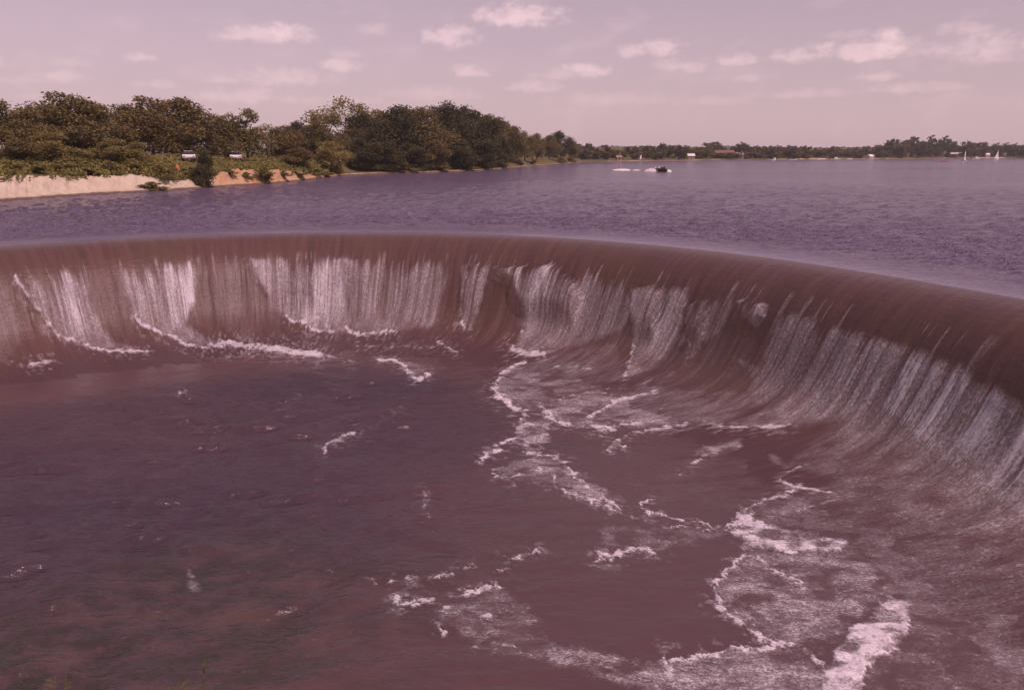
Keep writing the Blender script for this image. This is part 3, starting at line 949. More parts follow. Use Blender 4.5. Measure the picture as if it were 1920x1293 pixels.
def build_left_bank():
    pxs = np.r_[np.linspace(-420, 720, 460), np.linspace(722, 1088, 200)]
    inl = np.r_[np.linspace(-3, 5, 60), 5 * (260 / 5) ** np.linspace(0.02, 1, 70)]
    PX, I = np.meshgrid(pxs, inl, indexing='ij')
    d0 = np.interp(pxs, SHX, SH[:, 1])[:, None]
    u = (PX - CX) / FPX * CP
    wob = (fbm(PX * 0.045, I * 0 + 3, 3, 2) - 0.5) * 1.6 + (fbm(PX * 0.25, I * 0 + 1, 2, 4) - .5) * 0.22     # eroded scallops in the bluff
    D = d0 + I + wob * ss(-1, 0.5, I) * (1 - ss(3, 8, I))
    Z = land_height(PX, I)
    Z = Z + (fbm(PX * 0.08, I * 0.5, 4, 1) - 0.5) * (0.55 + 1.1 * ss(390, 420, PX) * ss(600, 560, PX)) * ss(0.6, 2.5, I) * np.interp(PX, [600, 700], [1, .4])
    X = u * (D + (CAM_H - Z) * SP / CP)
    P = np.stack([X, D, Z], -1)
    bare = ss(4.4, 2.9, I + (fbm(PX * 0.1, I, 3, 5) - .5) * 1.6)
    bare = np.where(PX > 600, ss(1.2, 0.5, I) * 0.9, bare)
    bare = np.maximum(bare, ss(9, 4, I) * ss(400, 415, PX) * ss(570, 540, PX))
    rust = ss(330, 430, PX) * 0.85 + 0.1 * fbm(PX * .02, I, 2, 1)
    rust = np.where(PX > 650, 0.7, rust)
    me = np_mesh('lake_bank', P, grid_faces(len(pxs), len(inl))[:, ::-1], M_BANK, attrs={'bare': bare, 'rust': rust})
    tag(link('lake_bank', me), kind='structure')


build_left_bank()

FSHORE = [(900, 306), (1060, 304.5), (1110, 303.8), (1200, 302.6), (1300, 301.4), (1400, 300.2), (1500, 299.6), (1600, 298.8), (1700, 298), (1800, 297.4), (1910, 297), (2200, 296.6), (2600, 296.4)]
FS = np.array([[*at(x, y)][:2] for x, y in FSHORE])
FSX = np.array([p[0] for p in FSHORE], float)


def far_dist(px):
    return float(np.interp(px, FSX, FS[:, 1]))


def far_height(px, i):
    i = np.asarray(i, float)
    h = 0.25 * ss(0, 2, i) + 0.8 * ss(4, 12, i) + 4.5 * ss(10, 140, i) + 5 * ss(120, 500, i)
    return np.where(i < 0, 0.05 * i, h)


M_HILL = mottled('wooded_hillside', (0.055, 0.055, 0.028), (0.085, 0.078, 0.036), 0.05, 0.9)


def build_far_shore():
    pxs = np.linspace(900, 2600, 500)
    inl = np.r_[np.linspace(-12, 20, 26), 20 * (900 / 20) ** np.linspace(0.03, 1, 40)]
    PX, I = np.meshgrid(pxs, inl, indexing='ij')
    d0 = np.interp(pxs, FSX, FS[:, 1])[:, None]
    D = d0 + I + (fbm(PX * 0.03, I * 0, 3, 2) - 0.5) * 16 * ss(300, -10, I)
    Z = far_height(PX, I) + (fbm(PX * .02, I * .01, 3, 3) - 0.5) * 1.0 * ss(2, 30, I)
    P = np.stack([(PX - CX) / FPX * (D * CP + (CAM_H - Z) * SP), D, Z], -1)
    n = fbm(PX * 0.03, I * 0.05, 4, 4)
    bare = ss(9, 4, I + (n - 0.5) * 10) * ss(0.36, 0.5, fbm(PX * 0.02, I * 0, 3, 6))
    rust = 0.15 + 0.25 * n
    me = np_mesh('far_shore', P, grid_faces(len(pxs), len(inl))[:, ::-1], M_BANK, attrs={'bare': bare, 'rust': rust})
    tag(link('far_shore', me), kind='structure')
    # low hills behind it, closing the horizon all along
    pxs = np.linspace(-1500, 3600, 300)
    inl = np.linspace(0, 1, 24)
    PX, I = np.meshgrid(pxs, inl, indexing='ij')
    D = 1250 + 600 * I
    Z = -1 + 15 * np.sin(np.clip(I * 1.3, 0, 1) * math.pi / 2) * (0.8 + 0.5 * fbm(PX * 0.01, I, 3, 2)) * ss(-0.0, 0.4, I + 0.1)
    P = np.stack([(PX - CX) / FPX * CP * D, D, Z], -1)
    z0 = np.zeros_like(Z)
    me = np_mesh('far_hills', P, grid_faces(300, 24)[:, ::-1], M_HILL)
    tag(link('far_hills', me), kind='structure')
    # land underneath everything, so that no edge shows from the side
    me = np_mesh('lake_bed', np.array([(-3000, 62, -2), (3000, 62, -2), (3000, 3000, -2), (-3000, 3000, -2)]), np.array([[0, 1, 2, 3]]), M_BANK,
                 attrs={'bare': np.ones(4), 'rust': np.ones(4)})
    tag(link('lake_bed', me), kind='structure')


build_far_shore()


def build_near_bank():
    xs = np.linspace(-40, 12, 90)
    ys = np.linspace(-10, 15.5, 70)
    X, Y = np.meshgrid(xs, ys, indexing='ij')
    Z = np.interp(Y, [-10, 0, 5, 8, 11.5, 15.5], [2.6, 2.0, -1.0, -2.9, -5.5, -6.5]) + (fbm(X * .5, Y * .5, 4, 2) - 0.5) * 0.25
    P = np.stack([X, Y, Z], -1)
    me = np_mesh('near_bank', P, grid_faces(90, 70), M_BANK, attrs={'bare': np.full(X.shape, .3), 'rust': np.full(X.shape, .6)})
    tag(link('near_bank', me), kind='structure')


build_near_bank()

# ------------------------------------------------------------------ vegetation
def leaf_material(name, ca, cb, cc):
    m, t, p = material(name, rough=0.75, spec=0.15)
    rnd = t.n('ShaderNodeObjectInfo').outputs['Random']
    lf = t.n('ShaderNodeAttribute', attribute_name='tone').outputs['Fac']
    base = t.mix(lf, c4(*ca), c4(*cb))
    base = t.mix(t.math('MULTIPLY', rnd, 0.55), base, c4(*cc))
    t.l(base, p.inputs['Base Color'])
    tl = t.n('ShaderNodeBsdfTranslucent')
    t.l(base, tl.inputs['Color'])
    mx = t.n('ShaderNodeMixShader')
    mx.inputs[0].default_value = 0.22
    t.l(p.outputs[0], mx.inputs[1])
    t.l(tl.outputs[0], mx.inputs[2])
    out = next(n for n in t.t.nodes if n.type == 'OUTPUT_MATERIAL')
    t.l(mx.outputs[0], out.inputs['Surface'])
    return m


M_OAK = leaf_material('oak_leaves', (0.095, 0.096, 0.038), (0.248, 0.194, 0.070), (0.189, 0.123, 0.057))
M_DARK = leaf_material('dark_leaves', (0.050, 0.057, 0.027), (0.144, 0.126, 0.053), (0.074, 0.066, 0.034))
M_WILLOW = leaf_material('willow_leaves', (0.159, 0.147, 0.054), (0.341, 0.280, 0.098), (0.247, 0.190, 0.070))
M_SHRUB = leaf_material('shrub_leaves', (0.132, 0.134, 0.042), (0.303, 0.266, 0.084), (0.227, 0.179, 0.064))
M_FAR = leaf_material('far_leaves', (0.085, 0.088, 0.046), (0.189, 0.159, 0.069), (0.142, 0.105, 0.060))
M_BARK = mottled('bark', (0.075, 0.055, 0.040), (0.14, 0.11, 0.085), 6, 0.9, 0.03)


def leaf_mesh(name, centers, sizes, mat, rs, flat=0.0):
    n = len(centers)
    a = rs.normal(size=(n, 3))
    a[:, 2] *= (1 - flat)
    a /= np.linalg.norm(a, axis=1)[:, None]
    b = rs.normal(size=(n, 3))
    b -= a * (a * b).sum(1)[:, None]
    b /= np.linalg.norm(b, axis=1)[:, None]
    c = np.cross(a, b)
    s = sizes[:, None]
    V = np.stack([centers + a * s, centers + b * s * 0.62 + c * s * 0.2, centers - a * s, centers - b * s * 0.62 + c * s * 0.2], 1).reshape(-1, 3)
    F = np.arange(4 * n).reshape(n, 4)
    tone = np.repeat(np.clip(rs.normal(0.45, 0.28, n), 0, 1), 4)
    return np_mesh(name, V, F, mat, smooth=False, attrs={'tone': tone})


def tube(bm, pts, radii, seg=6):
    rings = []
    for i, (p, r) in enumerate(zip(pts, radii)):
        p = Vector(p)
        d = (Vector(pts[min(i + 1, len(pts) - 1)]) - Vector(pts[max(i - 1, 0)])).normalized()
        q = d.to_track_quat('Z', 'Y')
        rings.append([bm.verts.new(p + q @ Vector((math.cos(a) * r, math.sin(a) * r, 0))) for a in [k * 2 * math.pi / seg for k in range(seg)]])
    for A, B in zip(rings[:-1], rings[1:]):
        for k in range(seg):
            bm.faces.new((A[k], A[(k + 1) % seg], B[(k + 1) % seg], B[k]))
    bm.faces.new(rings[0][::-1])
    bm.faces.new(rings[-1])


def bm_mesh(name, bm, mat, smooth=True):
    bmesh.ops.recalc_face_normals(bm, faces=bm.faces)
    me = bpy.data.meshes.new(name)
    bm.to_mesh(me)
    bm.free()
    for p in me.polygons:
        p.use_smooth = smooth
    me.materials.append(mat)
    return me


def tree_proto(seed, kind, mat, nleaf, low=0.15, leaf=0.022, nl=16, gaps=0.0):
    """unit tree: height 1, crown diameter about 1 -> (crown mesh, trunk mesh)"""
    rs = np.random.RandomState(seed)
    # crown lobes
    lobes = []
    for i in range(nl):
        f = (i + rs.rand()) / nl
        z = low + 0.06 + f * (0.93 - low)
        prof = {'round': math.sin(math.pi * min(0.08 + 0.92 * ((z - low) / (1 - low)) ** 0.8, 1)) ** 0.6,
                'bush': math.sqrt(max(1 - ((z - low) / (1 - low)) ** 2, 0.02)),
                'cone': max(1 - ((z - low) / (1 - low)) ** 1.3, 0.08),
                'tall': 0.35 + 0.65 * math.sin(math.pi * (z - low) / (1 - low)) ** 0.7}[kind]
        ang = rs.rand() * 6.283 + i * 2.4
        rad = 0.40 * prof * (rs.rand() ** 0.5)
        lr = (0.10 + 0.10 * rs.rand()) * (0.65 + 0.5 * prof)
        lobes.append((rad * math.cos(ang), rad * math.sin(ang), z, lr))
    lobes.append((0, 0, low + 0.45 * (1 - low), 0.2))
    w = np.array([l[3] ** 2 for l in lobes])
    pick = rs.choice(len(lobes), nleaf, p=w / w.sum())
    L = np.array(lobes)[pick]
    d = rs.normal(size=(nleaf, 3))
    d /= np.linalg.norm(d, axis=1)[:, None]
    rr = rs.rand(nleaf) ** 0.45 * (0.75 + 0.5 * rs.rand(nleaf))
    P = L[:, :3] + d * (rr * L[:, 3])[:, None] * np.array([1.15, 1.15, 0.85])
    if gaps:
        g = vnoise(P[:, 0] * 7 + P[:, 1] * 5, P[:, 2] * 9, seed)
        P = P[g > gaps]
    P = P[P[:, 2] > 0.0]
    sz = leaf * (0.6 + 0.9 * rs.rand(len(P)))
    crown = leaf_mesh('crown', P, sz, mat, rs)
    bm = bmesh.new()
    fork = max(low * 1.0, 0.12)
    lean = rs.uniform(-.04, .04, 2)
    tube(bm, [(0, 0, -0.04), (lean[0] * .3, lean[1] * .3, fork * .6), (lean[0], lean[1], fork + .12), (lean[0] * 1.3, lean[1] * 1.3, 0.62), (lean[0], lean[1], 0.86)], [.028, .022, .018, .011, .003], 7)
    for l in lobes[::2]:
        z0 = min(max(l[2] - 0.16 - 0.1 * rs.rand(), fork * .8), 0.7)
        tube(bm, [(lean[0], lean[1], z0), ((lean[0] + l[0]) / 2, (lean[1] + l[1]) / 2, (z0 + l[2]) / 2 - 0.02), (l[0], l[1], l[2])], [.010, .007, .002], 5)
    trunk = bm_mesh('trunk', bm, M_BARK)
    return crown, trunk


PROTO = {
    'oak1': tree_proto(11, 'round', M_OAK, 9750, 0.16, 0.0168),
    'oak2': tree_proto(12, 'round', M_OAK, 9750, 0.12, 0.0176, 20),
    'oak3': tree_proto(13, 'tall', M_OAK, 8250, 0.14, 0.0176, 15, 0.3),
    'thin': tree_proto(14, 'tall', M_WILLOW, 3900, 0.30, 0.0160, 12, 0.42),
    'dark1': tree_proto(15, 'bush', M_DARK, 10500, 0.02, 0.0168, 24),
    'dark2': tree_proto(16, 'round', M_DARK, 9750, 0.05, 0.0168, 22),
    'willow': tree_proto(17, 'bush', M_WILLOW, 8250, 0.01, 0.0176, 18),
    'shrub1': tree_proto(18, 'bush', M_SHRUB, 1700, 0.0, .040, 12),
    'shrub2': tree_proto(19, 'bush', M_SHRUB, 1500, 0.0, .042, 9, 0.25),
    'cedar': tree_proto(20, 'bush', M_DARK, 6750, 0.0, 0.0224, 20),
    'far1': tree_proto(21, 'round', M_FAR, 900, 0.08, .05, 11),
    'far2': tree_proto(22, 'bush', M_FAR, 900, 0.03, .05, 12),
    'far3': tree_proto(23, 'tall', M_FAR, 800, 0.1, .05, 9),
    'far4': tree_proto(24, 'round', M_DARK, 1650, 0.04, 0.0360, 13),
}
RNG = random.Random(5)


def plant(proto, name, label, cat, pos, h, w, group=None, rz=None):
    t = thing(name, label, cat, pos, RNG.uniform(0, 6.28) if rz is None else rz, group, (w, w, h))
    for nm, me in zip(('crown' if cat == 'tree' else 'foliage', 'trunk' if cat == 'tree' else 'stem'), PROTO[proto]):
        link(nm, me, t)
    return t


# the wooded left bank: photo column, row of the top, crown width, metres inland, prototype, label
TREES = [
    (-60, 200, 110, 24, 'oak2', 'oak cut off by the left edge of the picture'),
    (22, 196, 85, 26, 'oak3', 'thin topped oak at the far left end of the wooded bank'),
    (72, 208, 80, 22, 'oak2', 'oak with a pale gap beside it, second from the left end of the bank'),
    (132, 178, 120, 27, 'oak1', 'tallest oak of the left bank with a crooked knob of leaves on top'),
    (192, 198, 110, 24, 'oak2', 'broad green oak just right of the tallest oak on the left bank'),
    (236, 206, 70, 32, 'oak3', 'slim oak filling the dip between the two big oak clumps at left'),
    (288, 186, 100, 28, 'oak1', 'big oak above the grassy slope with two high humps, left hump'),
    (345, 190, 108, 28, 'oak2', 'big oak above the grassy slope, brownish right hump beside the sky'),
    (396, 214, 72, 27, 'oak1', 'oak whose right side steps down towards the white parked car'),
    (424, 246, 40, 30, 'oak3', 'small oak in the notch left of the leaning oak'),
    (466, 212, 74, 22, 'oak3', 'upright oak with a spiky top standing alone right of the sky notch'),
    (505, 236, 70, 34, 'thin', 'sparse see-through tree behind the lone spiky oak'),
    (535, 238, 58, 30, 'oak1', 'brown-green oak right of the sparse tree on the sandy point'),
    (556, 231, 50, 42, 'dark2', 'dark rounded treetop showing above the oaks of the sandy point'),
    (592, 236, 66, 34, 'oak2', 'oak left of the tall airy tree with sky between them'),
    (648, 189, 100, 30, 'thin', 'tallest airy tree with loose brown crown and sky between its limbs'),
    (622, 222, 62, 24, 'oak3', 'oak under the left limb of the tall airy tree'),
    (690, 216, 74, 16, 'dark1', 'dark oak under the right limb of the tall airy tree'),
    (740, 204, 92, 16, 'dark2', 'round-headed dark oak in the middle of the wooded point'),
    (795, 208, 84, 16, 'oak2', 'lighter green oak between two dark oaks on the wooded point'),
    (850, 198, 72, 14, 'dark2', 'very dark oak with a curled topknot on the wooded point'),
    (895, 212, 74, 12, 'dark1', 'dark spreading oak sloping down to the right end of the wooded point'),
    (930, 226, 54, 12, 'dark1', 'last dark oak at the tip of the wooded point, low over the water'),
    (962, 240, 44, 16, 'oak2', 'brown oak just past the tip of the wooded point'),
    (984, 250, 40, 18, 'oak3', 'thin oak beside the lawn strip past the wooded point'),
    (1006, 252, 36, 22, 'oak1', 'small round oak shading the pale lawn strip'),
    (1030, 256, 34, 22, 'oak2', 'small oak over the right half of the pale lawn strip'),
    (1050, 248, 36, 22, 'dark2', 'spiky dark tree at the right end of the lawn strip'),
    (1070, 266, 30, 16, 'oak2', 'last small round tree before the gap to the far shore'),
    (664, 222, 60, 28, 'oak2', 'dark oak between the tall airy tree and the wooded point'),
    (716, 210, 66, 30, 'oak1', 'back-row oak left of the round-headed dark oak'),
    (768, 206, 66, 30, 'dark2', 'back-row dark oak right of the round-headed dark oak'),
    (822, 206, 64, 28, 'dark1', 'back-row dark oak left of the topknot oak'),
    (872, 204, 60, 26, 'dark2', 'back-row dark oak right of the topknot oak'),
    (916, 218, 56, 24, 'oak1', 'back-row oak behind the low slope of the wooded point'),
    (950, 233, 46, 28, 'dark2', 'back-row oak behind the tip of the wooded point'),
    # lower tier at the water's edge
    (40, 262, 76, 12, 'oak2', 'bushy low tree at the left end of the weedy slope'),
    (92, 250, 90, 13, 'willow', 'brownish low tree with feathery branches on the weedy slope'),
    (150, 280, 56, 10, 'willow', 'feathery pale bush-like tree midway up the weedy slope'),
    (212, 262, 70, 12, 'willow', 'pale feathery low tree beneath the broad green oak'),
    (258, 268, 56, 11, 'willow', 'spreading low tree with pale tips left of the person'),
    (625, 268, 74, 6, 'willow', 'pale round willow leaning over the shore left of the dark woods'),
    (560, 280, 60, 10, 'oak2', 'low oak on the grassy slope behind the pale willow'),
    (682, 262, 60, 5, 'dark1', 'dark low tree beside the pale willow at the water'),
    (722, 268, 64, 4, 'dark2', 'dark low tree overhanging the water, middle of the woods'),
    (770, 272, 62, 4, 'dark1', 'dark low tree overhanging the water under the lighter oak'),
    (815, 266, 60, 4, 'oak2', 'lighter low tree at the water under the topknot oak'),
    (862, 262, 62, 4, 'dark2', 'dark low tree at the water right of the lighter low tree'),
    (905, 258, 60, 4, 'dark1', 'dark low tree almost touching the water at the point'),
    (940, 268, 42, 3, 'dark1', 'small dark tree at the very tip of the wooded point'),
]
for (px, ytop, wpx, inl, proto, lab) in TREES:
    d = shore_dist(px) + inl
    pos = at_dist(px, d)
    pos.z = float(land_height(px, inl)) - 0.1
    h = height_at(ytop, d) - pos.z
    w = wpx / FPX * d * 1.45
    plant(proto, 'oak_tree' if proto[:3] in ('oak', 'dar') else 'willow_tree', lab or 'oak standing beyond the left edge of the picture', 'tree', pos, h, w, 'trees along the left bank')

SHRUBS = [
    (381, 281, 42, -0.3, 'cedar', 'dark green upright cedar bush growing on the edge of the pale bluff'),
    (285, 340, 48, 0.6, 'shrub1', 'low green bush at the foot of the pale sand bluff'),
    (497, 305, 46, 0.6, 'shrub2', 'wispy brown-green shrub clinging to the orange clay bank'),
    (430, 318, 34, 3.5, 'shrub2', 'small weedy clump on top of the orange clay bank near the cedar bush'),
    (462, 322, 26, 2.0, 'shrub1', 'small green tuft halfway down the orange clay bank'),
    (530, 318, 36, 2.5, 'shrub2', 'brownish bush on the right part of the orange clay bank'),
    (610, 322, 34, 1.5, 'shrub1', 'low green bush at the water left of the pale willow'),
    (30, 300, 46, 6, 'shrub1', 'weedy shrub at the left end above the sand bluff'),
    (75, 302, 50, 6, 'shrub2', 'second shrub from the left above the sand bluff'),
    (125, 300, 54, 6, 'shrub1', 'brownish shrub with upright twigs above the sand bluff'),
    (165, 302, 44, 5, 'shrub2', 'shrub above the middle of the sand bluff'),
    (205, 300, 46, 5, 'shrub1', 'leafy shrub under the pale feathery low tree'),
    (250, 296, 42, 6, 'shrub2', 'yellow-green shrub left of the brightest patch of weeds'),
    (300, 305, 44, 3, 'shrub1', 'yellow-green bush right above the end of the white bluff'),
    (322, 308, 36, 3, 'shrub2', 'bright green bush in front of the standing person'),
    (352, 312, 34, 4, 'shrub1', 'small bush between the person and the cedar bush'),
    (590, 312, 36, 3, 'shrub1', 'small bush on the grassy slope left of the pale willow'),
    (560, 322, 40, 2, 'shrub2', 'low bush where the orange clay bank runs out'),
    (765, 305, 44, 1.5, 'shrub1', 'pale bush at the water under the dark woods'),
    (828, 308, 40, 1.5, 'shrub2', 'pale bush at the water near the red bare patch of bank'),
    (880, 303, 34, 1.5, 'shrub1', 'bush at the water just before the tip of the point'),
    (975, 298, 22, 6, 'shrub2', 'yellow-green bush past the tip of the wooded point'),
    (1000, 297, 20, 3, 'shrub2', 'small pale bush at the left end of the lawn strip'),
    (1052, 293, 22, 3, 'shrub1', 'small pale bush at the right end of the lawn strip'),
    (1072, 290, 20, 4, 'shrub1', 'pale bush at the right end of the left bank'),
]
for (px, ytop, wpx, inl, proto, lab) in SHRUBS:
    d = shore_dist(px) + inl
    pos = at_dist(px, d)
    pos.z = float(land_height(px, inl)) - 0.15
    h = max(height_at(ytop, d) - pos.z, 0.8)
    plant(proto, 'cedar_bush' if proto == 'cedar' else 'shrub', lab, 'shrub', pos, h, wpx / FPX * d * 1.15, 'shrubs on the left bank')


def build_weeds():
    rs = np.random.RandomState(3)
    n = 52000
    px = rs.uniform(-250, 640, n)
    inl = 2.9 + rs.rand(n) ** 1.3 * 22
    clump = fbm(px * 0.06, inl * 0.4, 3, 2)
    k = (clump > 0.45) & ~((np.abs(px - 381) < 19) & (inl < 5)) & ~((px > 405) & (px < 545) & (inl < 7)) & ~((px > 330) & (px < 480) & (inl > 9) & (rs.rand(n) < 0.7))
    px, inl = px[k], inl[k]
    d0 = np.interp(px, SHX, SH[:, 1]) + inl
    z = land_height(px, inl)
    C = np.stack([(px - CX) / FPX * CP * d0, d0, z + rs.rand(len(px)) * 0.7], -1)
    me = leaf_mesh('bank_weeds', C, 0.09 + 0.13 * rs.rand(len(px)), M_SHRUB, rs)
    tag(link('bank_weeds', me), 'tangle of yellow-green weeds covering the slope above the sand bluff', 'weeds', kind='stuff')


build_weeds()

# far shore: trees one can tell apart, in clumps
rf = random.Random(9)
ORD = ['first', 'second', 'third', 'fourth', 'fifth', 'sixth', 'seventh', 'eighth', 'ninth', 'tenth', 'eleventh', 'twelfth']
SEG = [  # photo columns, tree-top row range, inland range, count, protos, label
    (1078, 1135, 268, 280, 6, 40, 7, ('far1', 'far2'), 'in the dip before the far cottages'),
    (1135, 1210, 272, 282, 8, 60, 9, ('far1', 'far2', 'far3'), 'among the far cottages'),
    (1212, 1290, 267, 278, 6, 50, 8, ('far1', 'far4'), 'in the clump left of the small white house'),
    (1300, 1330, 274, 284, 6, 30, 4, ('far2', 'far3'), 'between the small white house and the red roof'),
    (1322, 1352, 264, 272, 45, 80, 4, ('far1', 'far3'), 'in the row rising behind the red-roofed house'),
    (1376, 1420, 266, 276, 34, 70, 5, ('far1', 'far4'), 'behind the low house with the pinkish-brown roof'),
    (1336, 1382, 283, 288, 16, 22, 3, ('far2', 'far1'), 'in front of the large red-roofed house'),
    (1398, 1424, 280, 286, 16, 24, 2, ('far2', 'far1'), 'in front of the low pinkish-roofed house'),
    (1425, 1520, 272, 280, 5, 40, 10, ('far1', 'far2', 'far4'), 'in the stretch right of the pinkish-brown roof'),
    (1520, 1630, 274, 282, 5, 60, 11, ('far1', 'far2'), 'in the low middle stretch of the far shore'),
    (1636, 1700, 258, 276, 6, 30, 6, ('far4', 'far1'), 'in the rounded clump right of the white boathouse'),
    (1705, 1775, 254, 270, 6, 36, 8, ('far4', 'far1'), 'in the highest clump of the far shore'),
    (1778, 1850, 262, 274, 8, 40, 8, ('far4', 'far1', 'far3'), 'behind the long low white pavilion'),
    (1852, 1925, 266, 276, 6, 40, 7, ('far1', 'far4'), 'at the far right end behind the large-sailed boat'),
]
for (x0, x1, y0, y1, i0, i1, n, pr, lab) in SEG:
    for k in range(n):
        px = x0 + (x1 - x0) * (k + rf.uniform(0.2, 0.8)) / n
        inl = rf.uniform(i0, i1)
        d = far_dist(px) + inl
        pos = at_dist(px, d)
        pos.z = float(far_height(px, inl)) - 0.4
        h = height_at(rf.uniform(y0, y1), d) - pos.z
        w = max((x1 - x0) / n * rf.uniform(2.8, 4.0), 30) / FPX * d
        plant(rf.choice(pr), 'shore_tree', ORD[k] + ' tree from left ' + lab, 'tree', pos, h, w, 'trees along the far shore')


def build_distant_wood():
    rs = np.random.RandomState(8)
    n = 14000
    px = rs.uniform(560, 2400, n)
    I = rs.rand(n)
    D = 1150 + 420 * I
    top = 13.5 + 8.0 * (fbm(px * 0.016, I * 0, 4, 3) - 0.35) + np.interp(px, [1000, 1100, 1260, 1420, 1600, 2400], [3, 3.5, 3, 1, 1.5, 3])
    z = top * rs.rand(n) ** 0.6 * (0.6 + 0.4 * I)
    C = np.stack([(px - CX) / FPX * CP * D, D, z], -1)
    me = leaf_mesh('distant_wood', C, 1.6 + 2.2 * rs.rand(n), M_FAR, rs)
    tag(link('distant_wood', me), 'dim low line of distant woods behind the far shore', 'woods', kind='stuff')


build_distant_wood()


def build_near_weeds():
    def weed(px, py, d, n, seed, lab):
        rs = random.Random(seed)
        base = at_dist(px, d)
        top = height_at(py, d)
        base.z = float(np.interp(d, [0, 5, 8], [2.0, -1.0, -2.9])) - 0.05
        t = thing('tall_weed', lab, 'plant', base, 0, 'weeds on the near bank')
        stem, leaf = bmesh.new(), bmesh.new()
        for k in range(n):
            h = (top - base.z) * (1.0 if k == 0 else rs.uniform(0.86, 0.98))
            a, lean = rs.uniform(0, 6.28), rs.uniform(0.05, 0.22)
            pts = [(lean * f * f * math.cos(a), lean * f * f * math.sin(a), h * f) for f in (0, .35, .7, 1)]
            tube(stem, pts, [.008, .006, .005, .002], 5)
            for q in range(int(h / 0.07)):
                f = 0.3 + 0.7 * q / max(h / 0.07, 1)
                b = rs.uniform(0, 6.28)
                o = Vector((lean * f * f * math.cos(a), lean * f * f * math.sin(a), h * f))
                dr = Vector((math.cos(b), math.sin(b), 0.5))
                sd_ = Vector((-math.sin(b), math.cos(b), 0)) * 0.011
                L = rs.uniform(.05, .10)
                leaf.faces.new([leaf.verts.new(v) for v in (o, o + dr * L * .5 + sd_, o + dr * L - Vector((0, 0, .02)), o + dr * L * .5 - sd_)])
        link('stem', bm_mesh('stem', stem, M_WEED), t)
        link('leaves', bm_mesh('leaves', leaf, M_WEED, False), t)
    weed(318, 1252, 5.2, 5, 1, 'yellow-green weed tip poking up at the lower edge')
    weed(28, 1258, 5.4, 3, 2, 'small yellow-green weed tip in the lower left corner')


M_WEED = leaf_material('weed_leaves', (0.09, 0.11, 0.02), (0.16, 0.17, 0.03), (0.14, 0.12, 0.03))
M_WEED.node_tree.nodes['Principled BSDF'].inputs['Base Color'].default_value = c4(0.14, 0.15, 0.03)
build_near_weeds()

# ------------------------------------------------------------------ box-built things
def box(bm, c, s, bev=0.0, rz=0.0):
    r = bmesh.ops.create_cube(bm, size=1.0, matrix=Matrix.Translation(c) @ Matrix.Rotation(rz, 4, 'Z') @ Matrix.Diagonal((*s, 1)))
    if bev:
        es = {e for v in r['verts'] for e in v.link_edges}
        bmesh.ops.bevel(bm, geom=list(es), offset=bev, segments=2, affect='EDGES')


def part_box(name, mat, parent, c, s, bev=0.02):
    bm = bmesh.new()
    box(bm, c, s, bev)
    return link(name, bm_mesh(name, bm, mat, False), parent)


M_WHITE = mottled('white_paint', (0.78, 0.77, 0.74), (0.68, 0.66, 0.62), 1.2, 0.6)
M_CREAM = mottled('cream_wall', (0.50, 0.43, 0.33), (0.42, 0.36, 0.28), 1.0, 0.8)
M_REDROOF = mottled('red_tiles', (0.22, 0.12, 0.095), (0.17, 0.095, 0.075), 2.0, 0.8)
M_PINKROOF = mottled('pink_brown_shingles', (0.34, 0.22, 0.18), (0.28, 0.18, 0.15), 2.0, 0.85)
M_GREYROOF = mottled('grey_shingles', (0.22, 0.20, 0.19), (0.16, 0.15, 0.14), 2.0, 0.85)
M_GLASS, _t, _p = material('dark_glass', (0.03, 0.035, 0.04), 0.08, 0.6)
M_WOOD = mottled('brown_wood', (0.10, 0.07, 0.05), (0.14, 0.10, 0.07), 2.0, 0.8)  # plain brown timber: doors, pavilion floor, back wall and posts, boat seats, rudders


def gable(bm, L, W, z0, h, over=0.4, th=0.18):
    l, w = L / 2 + over, W / 2 + over
    for sgn in (-1, 1):
        a = [Vector((-l, sgn * w, z0 - over * h / (W / 2))), Vector((l, sgn * w, z0 - over * h / (W / 2))), Vector((l, 0, z0 + h)), Vector((-l, 0, z0 + h))]
        lo = [bm.verts.new(v) for v in a]
        hi = [bm.verts.new(v + Vector((0, 0, th))) for v in a]
        bm.faces.new(lo)
        bm.faces.new(hi)
        for i in range(4):
            bm.faces.new((lo[i], lo[(i + 1) % 4], hi[(i + 1) % 4], hi[i]))


